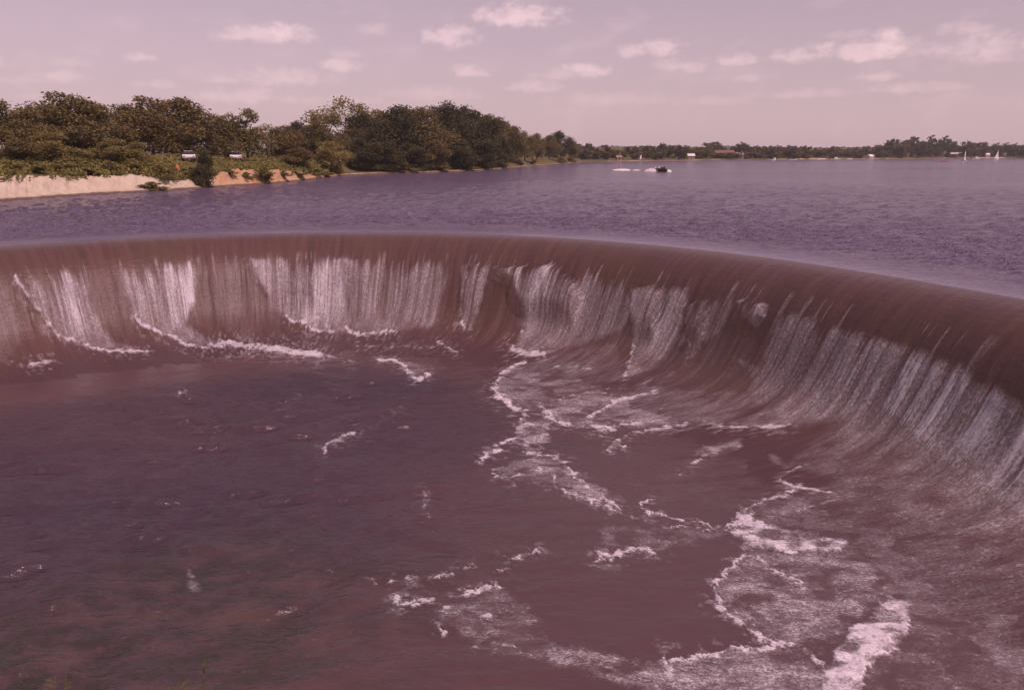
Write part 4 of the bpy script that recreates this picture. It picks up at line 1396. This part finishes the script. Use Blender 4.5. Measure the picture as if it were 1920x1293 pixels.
def house(px, ybase, inl, L, W, H, rh, wall, roof, label, cat='house', rz=0.0, porch=False, nwin=3):
    d = far_dist(px) + inl
    pos = at_dist(px, d)
    pos.z = float(far_height(px, inl)) - 0.2
    t = thing('lake_house' if cat == 'house' else cat.replace(' ', '_'), label, cat, pos, rz)
    bm = bmesh.new()
    box(bm, (0, 0, H / 2), (L, W, H))
    for sgn in (-1, 1):
        bm.faces.new([bm.verts.new(v) for v in ((sgn * L / 2, -W / 2, H), (sgn * L / 2, W / 2, H), (sgn * L / 2, 0, H + rh))])
    wl = link('wall', bm_mesh('wall', bm, wall, False), t)
    bm = bmesh.new()
    gable(bm, L, W, H, rh)
    rf_ = link('roof', bm_mesh('roof', bm, roof, False), t)
    part_box('chimney', M_PINKROOF, rf_, (L * 0.28, 0.4, H + rh * 0.9), (0.7, 0.7, 1.4))
    for k in range(nwin):
        x = -L / 2 + L * (k + 0.5) / nwin
        if k == nwin // 2:
            dr = part_box('door', M_WOOD, t, (x, -W / 2 - 0.02, 1.05), (0.95, 0.08, 2.1))
            part_box('handle', M_WHITE, dr, (x + 0.36, -W / 2 - 0.09, 1.0), (0.06, 0.08, 0.12), 0.01)
            continue
        fr = part_box('window', M_WHITE, t, (x, -W / 2 - 0.02, H * 0.55), (min(1.5, L / nwin * .6), 0.10, 1.3))
        part_box('pane', M_GLASS, fr, (x, -W / 2 - 0.075, H * 0.55), (min(1.25, L / nwin * .5), 0.03, 1.05), 0)
    if porch:
        part_box('porch_roof', roof, t, (0, -W / 2 - 1.3, H * 0.92), (L, 2.6, 0.2))
        part_box('porch_floor', wall, t, (0, -W / 2 - 1.3, 0.15), (L, 2.6, 0.3))
        for k in range(6):
            part_box('porch_post', M_WHITE, t, (-L / 2 + 0.3 + (L - 0.6) * k / 5, -W / 2 - 2.4, H * 0.46), (0.28, 0.28, H * 0.9))
    return t


house(1295, 296, 9, 3.8, 3.4, 2.3, 1.0, M_CREAM, M_WHITE, 'small white house among trees left of the red-roofed house')
house(1357, 292, 30, 12.0, 7.0, 3.4, 1.5, M_CREAM, M_REDROOF, 'large pale house with red roof and long pillared porch on the far shore', porch=True, nwin=5)
house(1386, 294, 12, 4.2, 3.6, 2.6, 1.1, M_CREAM, M_CREAM, 'small cream cottage just right of the large red-roofed house', rz=0.3)
house(1411, 288, 34, 9, 6, 2.4, 1.5, M_CREAM, M_PINKROOF, 'low house with broad pinkish-brown roof half hidden by trees', nwin=4)
house(1182, 287, 46, 3.8, 3.5, 3.0, 1.2, M_WHITE, M_GREYROOF, 'white cottage highest up among the trees at left of the far shore')
house(1196, 295, 16, 3.4, 3.2, 2.6, 1.0, M_WHITE, M_GREYROOF, 'white cottage near the water at left of the far shore', rz=-0.4)
house(1160, 298, 8, 2.6, 2.4, 1.8, .7, M_CREAM, M_PINKROOF, 'cream cottage close to the water, leftmost of the far cottages', rz=0.2)
house(1631, 296, 5, 3.8, 3.4, 2.0, 1.1, M_WHITE, M_WHITE, 'white gabled boathouse at the water in the middle of the far shore', 'boathouse', rz=0.5, nwin=3)
house(1851, 292, 9, 2.6, 2.4, 2.6, 0.9, M_WHITE, M_WHITE, 'tiny white hut just left of the large-sailed boat', 'hut', nwin=1)


def pavilion(px, inl):
    d = far_dist(px) + inl
    pos = at_dist(px, d)
    pos.z = float(far_height(px, inl)) - 0.1
    t = thing('pavilion', 'long low white-fronted pavilion with open shaded side under tall far trees', 'pavilion', pos, 0)
    part_box('roof', M_WHITE, t, (0, 0, 3.9), (9.5, 6, 0.35))
    part_box('fascia', M_WHITE, t, (-1.2, -3.05, 3.35), (6.6, 0.12, 1.25))
    part_box('floor', M_WOOD, t, (0, 0, 0.15), (9.5, 6, 0.3))
    part_box('back_wall', M_WOOD, t, (0, 2.8, 2.0), (9.5, 0.2, 3.4))
    for k in range(5):
        part_box('post', M_WOOD, t, (-4.5 + 2.25 * k, -2.8, 2.0), (0.25, 0.25, 3.5))


pavilion(1788, 10)

# ------------------------------------------------------------------ people (one continuous skinned body each)
def skin_body(name, joints, edges, mat, levels=1):
    me = bpy.data.meshes.new(name)
    keys = list(joints)
    me.from_pydata([joints[k][0] for k in keys], [(keys.index(a), keys.index(b)) for a, b in edges], [])
    o = bpy.data.objects.new(name, me)
    COL.objects.link(o)
    sm = o.modifiers.new('skin', 'SKIN')
    sv = me.skin_vertices[0].data if me.skin_vertices else None
    if sv is None:
        bpy.context.view_layer.objects.active = o
        bpy.ops.mesh.customdata_skin_add()
        sv = me.skin_vertices[0].data
    for i, k in enumerate(keys):
        r = joints[k][1]
        sv[i].radius = (r, r * (0.8 if k in ('chest', 'pelvis', 'waist') else 1))
        sv[i].use_root = (k == 'pelvis')
    sb = o.modifiers.new('sub', 'SUBSURF')
    sb.levels = sb.render_levels = levels
    dg = bpy.context.evaluated_depsgraph_get()
    m2 = bpy.data.meshes.new_from_object(o.evaluated_get(dg))
    m2.name = name
    bpy.data.objects.remove(o)
    m2.materials.clear()
    m2.materials.append(mat)
    for p in m2.polygons:
        p.use_smooth = True
    return m2


EDG = [('pelvis', 'waist'), ('waist', 'chest'), ('chest', 'neck'), ('neck', 'head'), ('head', 'crown')]
for s_ in 'lr':
    EDG += [('chest', 'sh' + s_), ('sh' + s_, 'el' + s_), ('el' + s_, 'wr' + s_), ('wr' + s_, 'ha' + s_),
            ('pelvis', 'hip' + s_), ('hip' + s_, 'kn' + s_), ('kn' + s_, 'an' + s_), ('an' + s_, 'to' + s_)]
RAD = {'pelvis': .15, 'waist': .13, 'chest': .16, 'neck': .06, 'head': .10, 'crown': .085, 'sh': .075, 'el': .048, 'wr': .034, 'ha': .042, 'hip': .095, 'kn': .062, 'an': .043, 'to': .04}


def pose(**kw):
    return {k: (v, RAD.get(k, RAD.get(k[:-1]))) for k, v in kw.items()}


STAND = pose(pelvis=(0, 0, .95), waist=(0, 0, 1.12), chest=(0, 0, 1.32), neck=(0, 0, 1.48), head=(0, -.02, 1.60), crown=(0, -.01, 1.70),
             shl=(-.19, 0, 1.40), ell=(-.26, .02, 1.12), wrl=(-.26, -.06, .88), hal=(-.26, -.09, .78), shr=(.19, 0, 1.40), elr=(.26, .02, 1.12), wrr=(.24, -.12, .92), har=(.23, -.17, .84),
             hipl=(-.1, 0, .88), knl=(-.11, -.02, .50), anl=(-.11, .02, .09), tol=(-.12, -.14, .04), hipr=(.1, 0, .88), knr=(.11, -.02, .50), anr=(.11, .02, .09), tor=(.12, -.14, .04))
SIT = pose(pelvis=(0, 0, .12), waist=(0, .03, .30), chest=(0, .02, .50), neck=(0, 0, .66), head=(0, -.03, .78), crown=(0, -.02, .88),
           shl=(-.19, 0, .58), ell=(-.27, -.10, .34), wrl=(-.20, -.32, .30), hal=(-.18, -.40, .32), shr=(.19, 0, .58), elr=(.27, -.10, .34), wrr=(.20, -.32, .30), har=(.18, -.40, .32),
           hipl=(-.1, -.08, .12), knl=(-.14, -.50, .22), anl=(-.14, -.58, -.16), tol=(-.14, -.72, -.20), hipr=(.1, -.08, .12), knr=(.14, -.50, .22), anr=(.14, -.58, -.16), tor=(.14, -.72, -.20))
# leaning back, knees bent, arms out to the tow handle (pulled towards +x)
SKI = pose(pelvis=(-.25, 0, .62), waist=(-.30, 0, .80), chest=(-.33, 0, 1.02), neck=(-.31, 0, 1.18), head=(-.28, 0, 1.30), crown=(-.28, 0, 1.40),
           shl=(-.31, -.19, 1.10), ell=(-.05, -.20, .98), wrl=(.20, -.10, .96), hal=(.30, -.07, .96), shr=(-.31, .19, 1.10), elr=(-.05, .20, .98), wrr=(.20, .10, .96), har=(.30, .07, .96),
           hipl=(-.22, -.1, .58), knl=(.14, -.14, .46), anl=(.02, -.12, .10), tol=(.18, -.12, .06), hipr=(-.22, .1, .58), knr=(.14, .14, .46), anr=(.02, .12, .10), tor=(.18, .12, .06))


def cloth_material(name, skin, top, z0, z1, hair, hz, legs=None, zl=0.0):
    """skin with a shirt between heights z0 and z1 and hair above hz"""
    m, t, p = material(name, rough=0.8, spec=0.2)
    sp = t.n('ShaderNodeSeparateXYZ')
    t.l(t.coord(), sp.inputs[0])
    z = sp.outputs[2]
    c = c4(*skin)
    if legs:
        c = t.mix(t.math('LESS_THAN', z, z0), c, c4(*legs))
    c = t.mix(t.math('MULTIPLY', t.math('GREATER_THAN', z, z0), t.math('LESS_THAN', z, z1)), c, c4(*top))
    c = t.mix(t.math('GREATER_THAN', z, hz), c, c4(*hair))
    t.l(c, p.inputs['Base Color'])
    return m


SKIN = (0.50, 0.30, 0.21)
M_P1 = cloth_material('person_orange_shirt', SKIN, (0.75, 0.20, 0.07), .95, 1.46, (.62, .5, .4), 1.66, (0.25, 0.25, 0.30))
M_P2 = cloth_material('boater_pale_shirt', SKIN, (0.70, 0.55, 0.52), .10, .62, (.06, .04, .03), .84, (0.12, 0.12, 0.2))
M_P3 = cloth_material('skier_red_vest', SKIN, (0.62, 0.26, 0.20), .55, 1.14, (.08, .05, .03), 1.36)

pd = shore_dist(334) + 5
pp = at_dist(334, pd)
pp.z = float(land_height(334, 5)) - 0.02
person_me = skin_body('person', STAND, EDG, M_P1)
o = link('person', person_me, loc=pp)
tag(o, 'person in orange shirt standing among green weeds left of the parked car', 'person')

# ------------------------------------------------------------------ parked cars under the trees
M_CARW = mottled('white_car_paint', (0.78, 0.78, 0.80), (0.70, 0.70, 0.73), 0.8, 0.25, spec=0.6)
M_TYRE = mottled('black_rubber', (0.02, 0.02, 0.02), (0.03, 0.03, 0.03), 4, 0.9)
M_CHROME, _t, _p = material('chrome', (0.75, 0.75, 0.76), 0.18, 0.5, 1.0)
M_LAMP, _t, _p = material('lamp_lens', (0.55, 0.08, 0.05), 0.2, 0.6)


def car(px, inl, rz, label):
    d = shore_dist(px) + inl
    pos = at_dist(px, d)
    pos.z = float(land_height(px, inl)) + 0.03
    t = thing('parked_car', label, 'car', pos, rz, 'cars parked under the trees')
    prof = [(-2.35, .42), (-2.38, .74), (-2.2, .90), (-1.45, .94), (-1.2, .97), (1.0, .98), (1.35, .93), (2.2, .84), (2.38, .70), (2.35, .40)]
    bm = bmesh.new()
    for sg in (-1, 1):
        pass
    A = [bm.verts.new((x, -.88, z)) for x, z in prof]
    B = [bm.verts.new((x, .88, z)) for x, z in prof]
    bm.faces.new(A)
    bm.faces.new(B[::-1])
    for i in range(len(prof)):
        j = (i + 1) % len(prof)
        bm.faces.new((A[i], B[i], B[j], A[j]))
    bmesh.ops.bevel(bm, geom=list(bm.edges), offset=.05, segments=2, affect='EDGES')
    link('body', bm_mesh('body', bm, M_CARW, False), t)
    bm = bmesh.new()
    r = bmesh.ops.create_cube(bm, size=1)
    for v in r['verts']:
        up = v.co.z > 0
        v.co = Vector((v.co.x * (2.0 if up else 3.0) - 0.15, v.co.y * (1.25 if up else 1.6), 1.40 if up else .95))
    bmesh.ops.bevel(bm, geom=list(bm.edges), offset=.05, segments=2, affect='EDGES')
    link('cabin_glass', bm_mesh('cabin_glass', bm, M_GLASS, False), t)
    part_box('roof', M_CARW, t, (-0.15, 0, 1.42), (1.95, 1.24, .07), .03)
    for x in (-1.45, 1.5):
        for y in (-.82, .82):
            bm = bmesh.new()
            bmesh.ops.create_cone(bm, cap_ends=True, segments=20, radius1=.34, radius2=.34, depth=.2, matrix=Matrix.Translation((x, y, .34)) @ Matrix.Rotation(math.pi / 2, 4, 'X'))
            w = link('wheel', bm_mesh('wheel', bm, M_TYRE), t)
            bm = bmesh.new()
            bmesh.ops.create_cone(bm, cap_ends=True, segments=16, radius1=.18, radius2=.16, depth=.03, matrix=Matrix.Translation((x, y + math.copysign(.115, y), .34)) @ Matrix.Rotation(math.pi / 2, 4, 'X'))
            link('hubcap', bm_mesh('hubcap', bm, M_CHROME), w)
    for x in (-2.4, 2.4):
        part_box('bumper', M_CHROME, t, (x, 0, .48), (.1, 1.7, .14), .03)
    for y in (-.65, .65):
        part_box('headlight', M_WHITE, t, (2.39, y, .68), (.04, .26, .14), .015)
        part_box('tail_light', M_LAMP, t, (-2.39, y, .68), (.04, .3, .12), .015)


car(356, 19, 1.98, 'white parked car seen between the person and the cedar bush')
car(444, 22, 1.9, 'white parked car in the gap left of the lone spiky oak')

# ------------------------------------------------------------------ boats
M_HULLD = mottled('dark_brown_hull', (0.05, 0.03, 0.028), (0.075, 0.045, 0.035), 3, 0.3, spec=0.5)
M_REDHULL = mottled('faded_red_hull', (0.42, 0.13, 0.10), (0.36, 0.11, 0.09), 3, 0.4)
M_SAIL = mottled('white_sailcloth', (0.80, 0.78, 0.75), (0.74, 0.72, 0.70), 1.5, 0.8)
M_MAST, _t, _p = material('alloy_mast', (0.6, 0.6, 0.6), 0.35, 0.5, 0.8)
M_SPRAY, _t, _p = material('spray', (0.82, 0.82, 0.82), 0.7, 0.3)
_n = _t.noise(_t.coord(), 9.0, 4)
_t.l(_t.bump(_n, 0.8, 0.1), _p.inputs['Normal'])


def hull_mesh(name, L, W, H, mat, open_=True, bow=0.42):
    """pointed bow at +x, flat transom at -x"""
    bm = bmesh.new()
    st = []
    for k in range(9):
        f = k / 8
        x = -L / 2 + L * f
        w = W / 2 * (1 - max(0, (f - bow) / (1 - bow)) ** 2.2) + 0.01
        sheer = H * (0.9 + 0.22 * f * f)
        rise = 0.25 * H * max(0, f - .6) / .4
        st.append([(x, -w, sheer), (x, -w * .9, sheer * .5), (x, -w * .5, rise - .1 * H), (x, 0, rise - .16 * H), (x, w * .5, rise - .1 * H), (x, w * .9, sheer * .5), (x, w, sheer)])
    outer = [[bm.verts.new(p) for p in s] for s in st]
    inner = [[bm.verts.new((p[0] * .96, p[1] * .88, max(p[2] * .98, H * .18))) for p in s] for s in st]
    for G in (outer, inner):
        for A, B in zip(G[:-1], G[1:]):
            for i in range(6):
                bm.faces.new((A[i], A[i + 1], B[i + 1], B[i]))
    for A, B, a, b in zip(outer[:-1], outer[1:], inner[:-1], inner[1:]):
        bm.faces.new((A[0], B[0], b[0], a[0]))
        bm.faces.new((A[6], a[6], b[6], B[6]))
    for i in range(6):
        bm.faces.new((outer[0][i], inner[0][i], inner[0][i + 1], outer[0][i + 1]))
        bm.faces.new((outer[-1][i], outer[-1][i + 1], inner[-1][i + 1], inner[-1][i]))
    return bm_mesh(name, bm, mat)


def spray_mesh(seed, pts, w, h):
    """heaped, ragged foam along a path"""
    rs = np.random.RandomState(seed)
    n, k = 60, 11
    P = np.array(pts, float)
    s = np.r_[0, np.cumsum(np.hypot(*np.diff(P[:, :2], axis=0).T))]
    t_ = np.linspace(0, s[-1], n)
    cx, cy = np.interp(t_, s, P[:, 0]), np.interp(t_, s, P[:, 1])
    f = np.linspace(0, 1, n)
    V = []
    tx, ty = np.gradient(cx), np.gradient(cy)
    L = np.hypot(tx, ty)
    for i in range(n):
        env = math.sin(math.pi * min(max(f[i], .02), .98)) ** .5
        for j in range(k):
            q = (j / (k - 1) - .5) * 2
            ww = w * env * (0.7 + .6 * rs.rand())
            z = h * env * (1 - q * q) * (0.35 + 1.0 * rs.rand()) - 0.04
            V.append((cx[i] - ty[i] / L[i] * q * ww, cy[i] + tx[i] / L[i] * q * ww, z))
    return np_mesh('spray', np.array(V), grid_faces(n, k), M_SPRAY)


def motorboat():
    pos = at(1240, 322)
    rz = R(-62)                     # bow to the right and towards the shore on this side
    t = thing('motorboat', 'dark open motorboat with two people aboard speeding across the lake', 'boat', pos, rz)
    link('hull', hull_mesh('hull', 4.6, 2.0, 0.85, M_HULLD), t)
    part_box('windscreen', M_GLASS, t, (.55, 0, 1.0), (.06, 1.5, .38), .01)
    part_box('front_seat', M_REDHULL, t, (-.2, 0, .45), (.5, 1.4, .35), .04)
    part_box('deck', M_HULLD, t, (1.35, 0, .86), (1.3, 1.1, .06), .02)
    en = part_box('outboard_motor', M_WHITE, t, (-2.45, 0, .85), (.35, .36, .55), .06)
    part_box('shaft', M_HULLD, en, (-2.47, 0, .25), (.16, .1, .8), .02)
    me = skin_body('boater', SIT, EDG, M_P2)
    mt = Matrix.Translation(pos) @ Matrix.Rotation(rz, 4, 'Z')
    for y, lab in ((-.45, 'person steering the dark motorboat, pale shirt, on the left side'), (.45, 'person in pale shirt sitting on the right in the dark motorboat')):
        p = link('person', me, loc=mt @ Vector((-.25, y, .62)))
        p.rotation_euler = (0, 0, rz + math.pi / 2)
        tag(p, lab, 'person', 'people in the motorboat')
    o = link('boat_wake', spray_mesh(2, [(pos.x - 3.9, pos.y + 1.0), (pos.x - 2.2, pos.y + .5), (pos.x - .6, pos.y + .2)], .5, .75))
    tag(o, 'white spray trailing left of the dark motorboat', kind='stuff')
    o = link('bow_spray', spray_mesh(3, [(pos.x + .6, pos.y - .8), (pos.x + 1.5, pos.y - .7), (pos.x + 2.4, pos.y - .3)], .35, .5))
    tag(o, 'white spray thrown up right of the dark motorboat', kind='stuff')


motorboat()


def skier():
    pos = at(1164, 319.5)
    p = link('person', skin_body('skier', SKI, EDG, M_P3), loc=pos + Vector((0, 0, .06)))
    p.scale = (1.15, 1.15, 1.15)
    tag(p, 'water skier crouching with arms stretched forward above white spray', 'person')
    t = thing('water_skis', 'pair of water skis under the crouching skier', 'water skis', pos + Vector((0.05, 0, .02)))
    for y in (-.14, .14):
        bm = bmesh.new()
        pr = [(-.85, 0), (.5, .0), (.75, .05), (.95, .17)]
        up = [[bm.verts.new((x, y + s * .08, z + .05)) for s in (-1, 1)] for x, z in pr]
        dn = [[bm.verts.new((x, y + s * .08, z + .03)) for s in (-1, 1)] for x, z in pr]
        for i in range(3):
            for G in (up, dn):
                bm.faces.new((G[i][0], G[i][1], G[i + 1][1], G[i + 1][0]))
            for s in (0, 1):
                bm.faces.new((up[i][s], dn[i][s], dn[i + 1][s], up[i + 1][s]))
        for i in (0, 3):
            bm.faces.new((up[i][0], up[i][1], dn[i][1], dn[i][0]))
        link('ski', bm_mesh('ski', bm, M_REDHULL, False), t)
    o = link('ski_spray', spray_mesh(4, [(pos.x - 2.2, pos.y + .2), (pos.x, pos.y - .25), (pos.x + 2.6, pos.y - .1)], .55, .42))
    tag(o, 'white spray around the water skier', kind='stuff')
    o = link('ski_spray', spray_mesh(5, [(pos.x + 3.0, pos.y + .1), (pos.x + 4.0, pos.y), (pos.x + 5.2, pos.y)], .35, .22))
    tag(o, 'thin white wake between the skier and the motorboat', kind='stuff')


skier()


def sail_mesh(pts, belly, name):
    """triangular sail, curved by the wind"""
    a, b, c = (Vector(p) for p in pts)
    n = (b - a).cross(c - a).normalized()
    bm = bmesh.new()
    N = 7
    rows = []
    for i in range(N + 1):
        row = []
        for j in range(N + 1 - i):
            u, v = i / N, j / N
            p = a + (b - a) * u + (c - a) * v
            bul = belly * 27 * u * v * (1 - u - v) + belly * v * (1 - v) * (1 - u) * 0.6
            row.append((bm.verts.new(p + n * bul), bm.verts.new(p + n * (bul + .02))))
        rows.append(row)
    for s in (0, 1):
        for i in range(N):
            for j in range(N - i):
                bm.faces.new((rows[i][j][s], rows[i + 1][j][s], rows[i][j + 1][s]))
                if j < N - i - 1:
                    bm.faces.new((rows[i + 1][j][s], rows[i + 1][j + 1][s], rows[i][j + 1][s]))
    return bm_mesh(name, bm, M_SAIL)


def sailboat(px, py, ytop, rz, heel, jib, label):
    pos = at(px, py)
    h = height_at(ytop, pos.y)
    t = thing('sailboat', label, 'sailboat', pos, rz, 'sailboats near the far shore')
    t.rotation_euler = (heel, 0, rz)
    link('hull', hull_mesh('hull', 4.4, 1.5, .55, M_WHITE), t)
    part_box('deck', M_WHITE, t, (.5, 0, .47), (2.6, 1.0, .06), .02)
    bm = bmesh.new()
    tube(bm, [(.5, 0, .3), (.5, 0, h)], [.05, .035], 8)
    mast = link('mast', bm_mesh('mast', bm, M_MAST), t)
    bm = bmesh.new()
    tube(bm, [(.5, 0, 1.0), (-2.1, 0, .95)], [.035, .03], 8)
    link('boom', bm_mesh('boom', bm, M_MAST), mast)
    link('mainsail', sail_mesh([(.42, 0, 1.05), (-2.05, 0, 1.02), (.44, 0, h - .1)], .22, 'mainsail'), t)
    if jib:
        link('jib', sail_mesh([(2.1, 0, .65), (.65, 0, .8), (.55, 0, h * .8)], .16, 'jib'), t)
    part_box('rudder', M_WOOD, t, (-2.28, 0, .2), (.2, .05, .7), .01)


sailboat(1810, 304.5, 282, R(50), R(-7), False, 'sailboat seen edge-on with one narrow white sail, left of the two')
sailboat(1868, 300.2, 281.0, R(24), R(4), True, 'sailboat with broad triangular white sail and jib, right of the two')


def small_boat(name, px, py, L, W, H, mat, rz, label, group=None, cabin=False):
    t = thing(name, label, 'boat', at(px, py), rz, group)
    link('hull', hull_mesh('hull', L, W, H, mat), t)
    for x in (-.22, .12):
        part_box('seat', M_WOOD, t, (L * x, 0, H * .62), (.3, W * .78, .05), .01)
    if cabin:
        part_box('cabin', M_WHITE, t, (-L * .05, 0, H + .55), (L * .35, W * .7, 1.1), .08)
    return t


small_boat('rowing_boat', 1770, 303.0, 4.6, 1.4, .5, M_REDHULL, R(8), 'low faded red rowing boat on open water left of the edge-on sailboat')
for px, py, L, rz, cb, lab in [(1488, 300.4, 4.5, .2, False, 'white moored boat at the sandy shore, leftmost of the moored boats'),
                               (1541, 300.0, 3.8, .1, False, 'small white moored boat in the middle of the low far shore'),
                               (1568, 299.6, 6.0, 0, True, 'longer white moored cabin boat right of the small moored one'),
                               (1594, 299.2, 3.4, .3, False, 'small white moored boat left of the boathouse'),
                               (1831, 298.4, 5.0, .1, True, 'white moored cabin boat between the two sailboats'),
                               (1452, 301.0, 4.0, .9, True, 'white moored cabin boat below the trees right of the pinkish-roofed house')]:
    small_boat('moored_boat', px, py, L, 1.7, .6, M_WHITE, rz, lab, 'boats moored along the far shore', cb)


# ------------------------------------------------------------------ summer haze over the lake
def build_haze():
    bm = bmesh.new()
    box(bm, (0, 960, 10), (3800, 2000, 38))
    m = bpy.data.materials.new('thin_haze')
    m.use_nodes = True
    t = NT(m.node_tree)
    m.node_tree.nodes.remove(m.node_tree.nodes['Principled BSDF'])
    v = t.n('ShaderNodeVolumePrincipled')
    v.inputs['Color'].default_value = c4(0.92, 0.93, 0.97)
    v.inputs['Density'].default_value = 0.00019
    v.inputs['Anisotropy'].default_value = 0.2
    out = next(n for n in m.node_tree.nodes if n.type == 'OUTPUT_MATERIAL')
    t.l(v.outputs[0], out.inputs['Volume'])
    o = link('haze', bm_mesh('haze', bm, m, False))
    tag(o, kind='stuff')


build_haze()
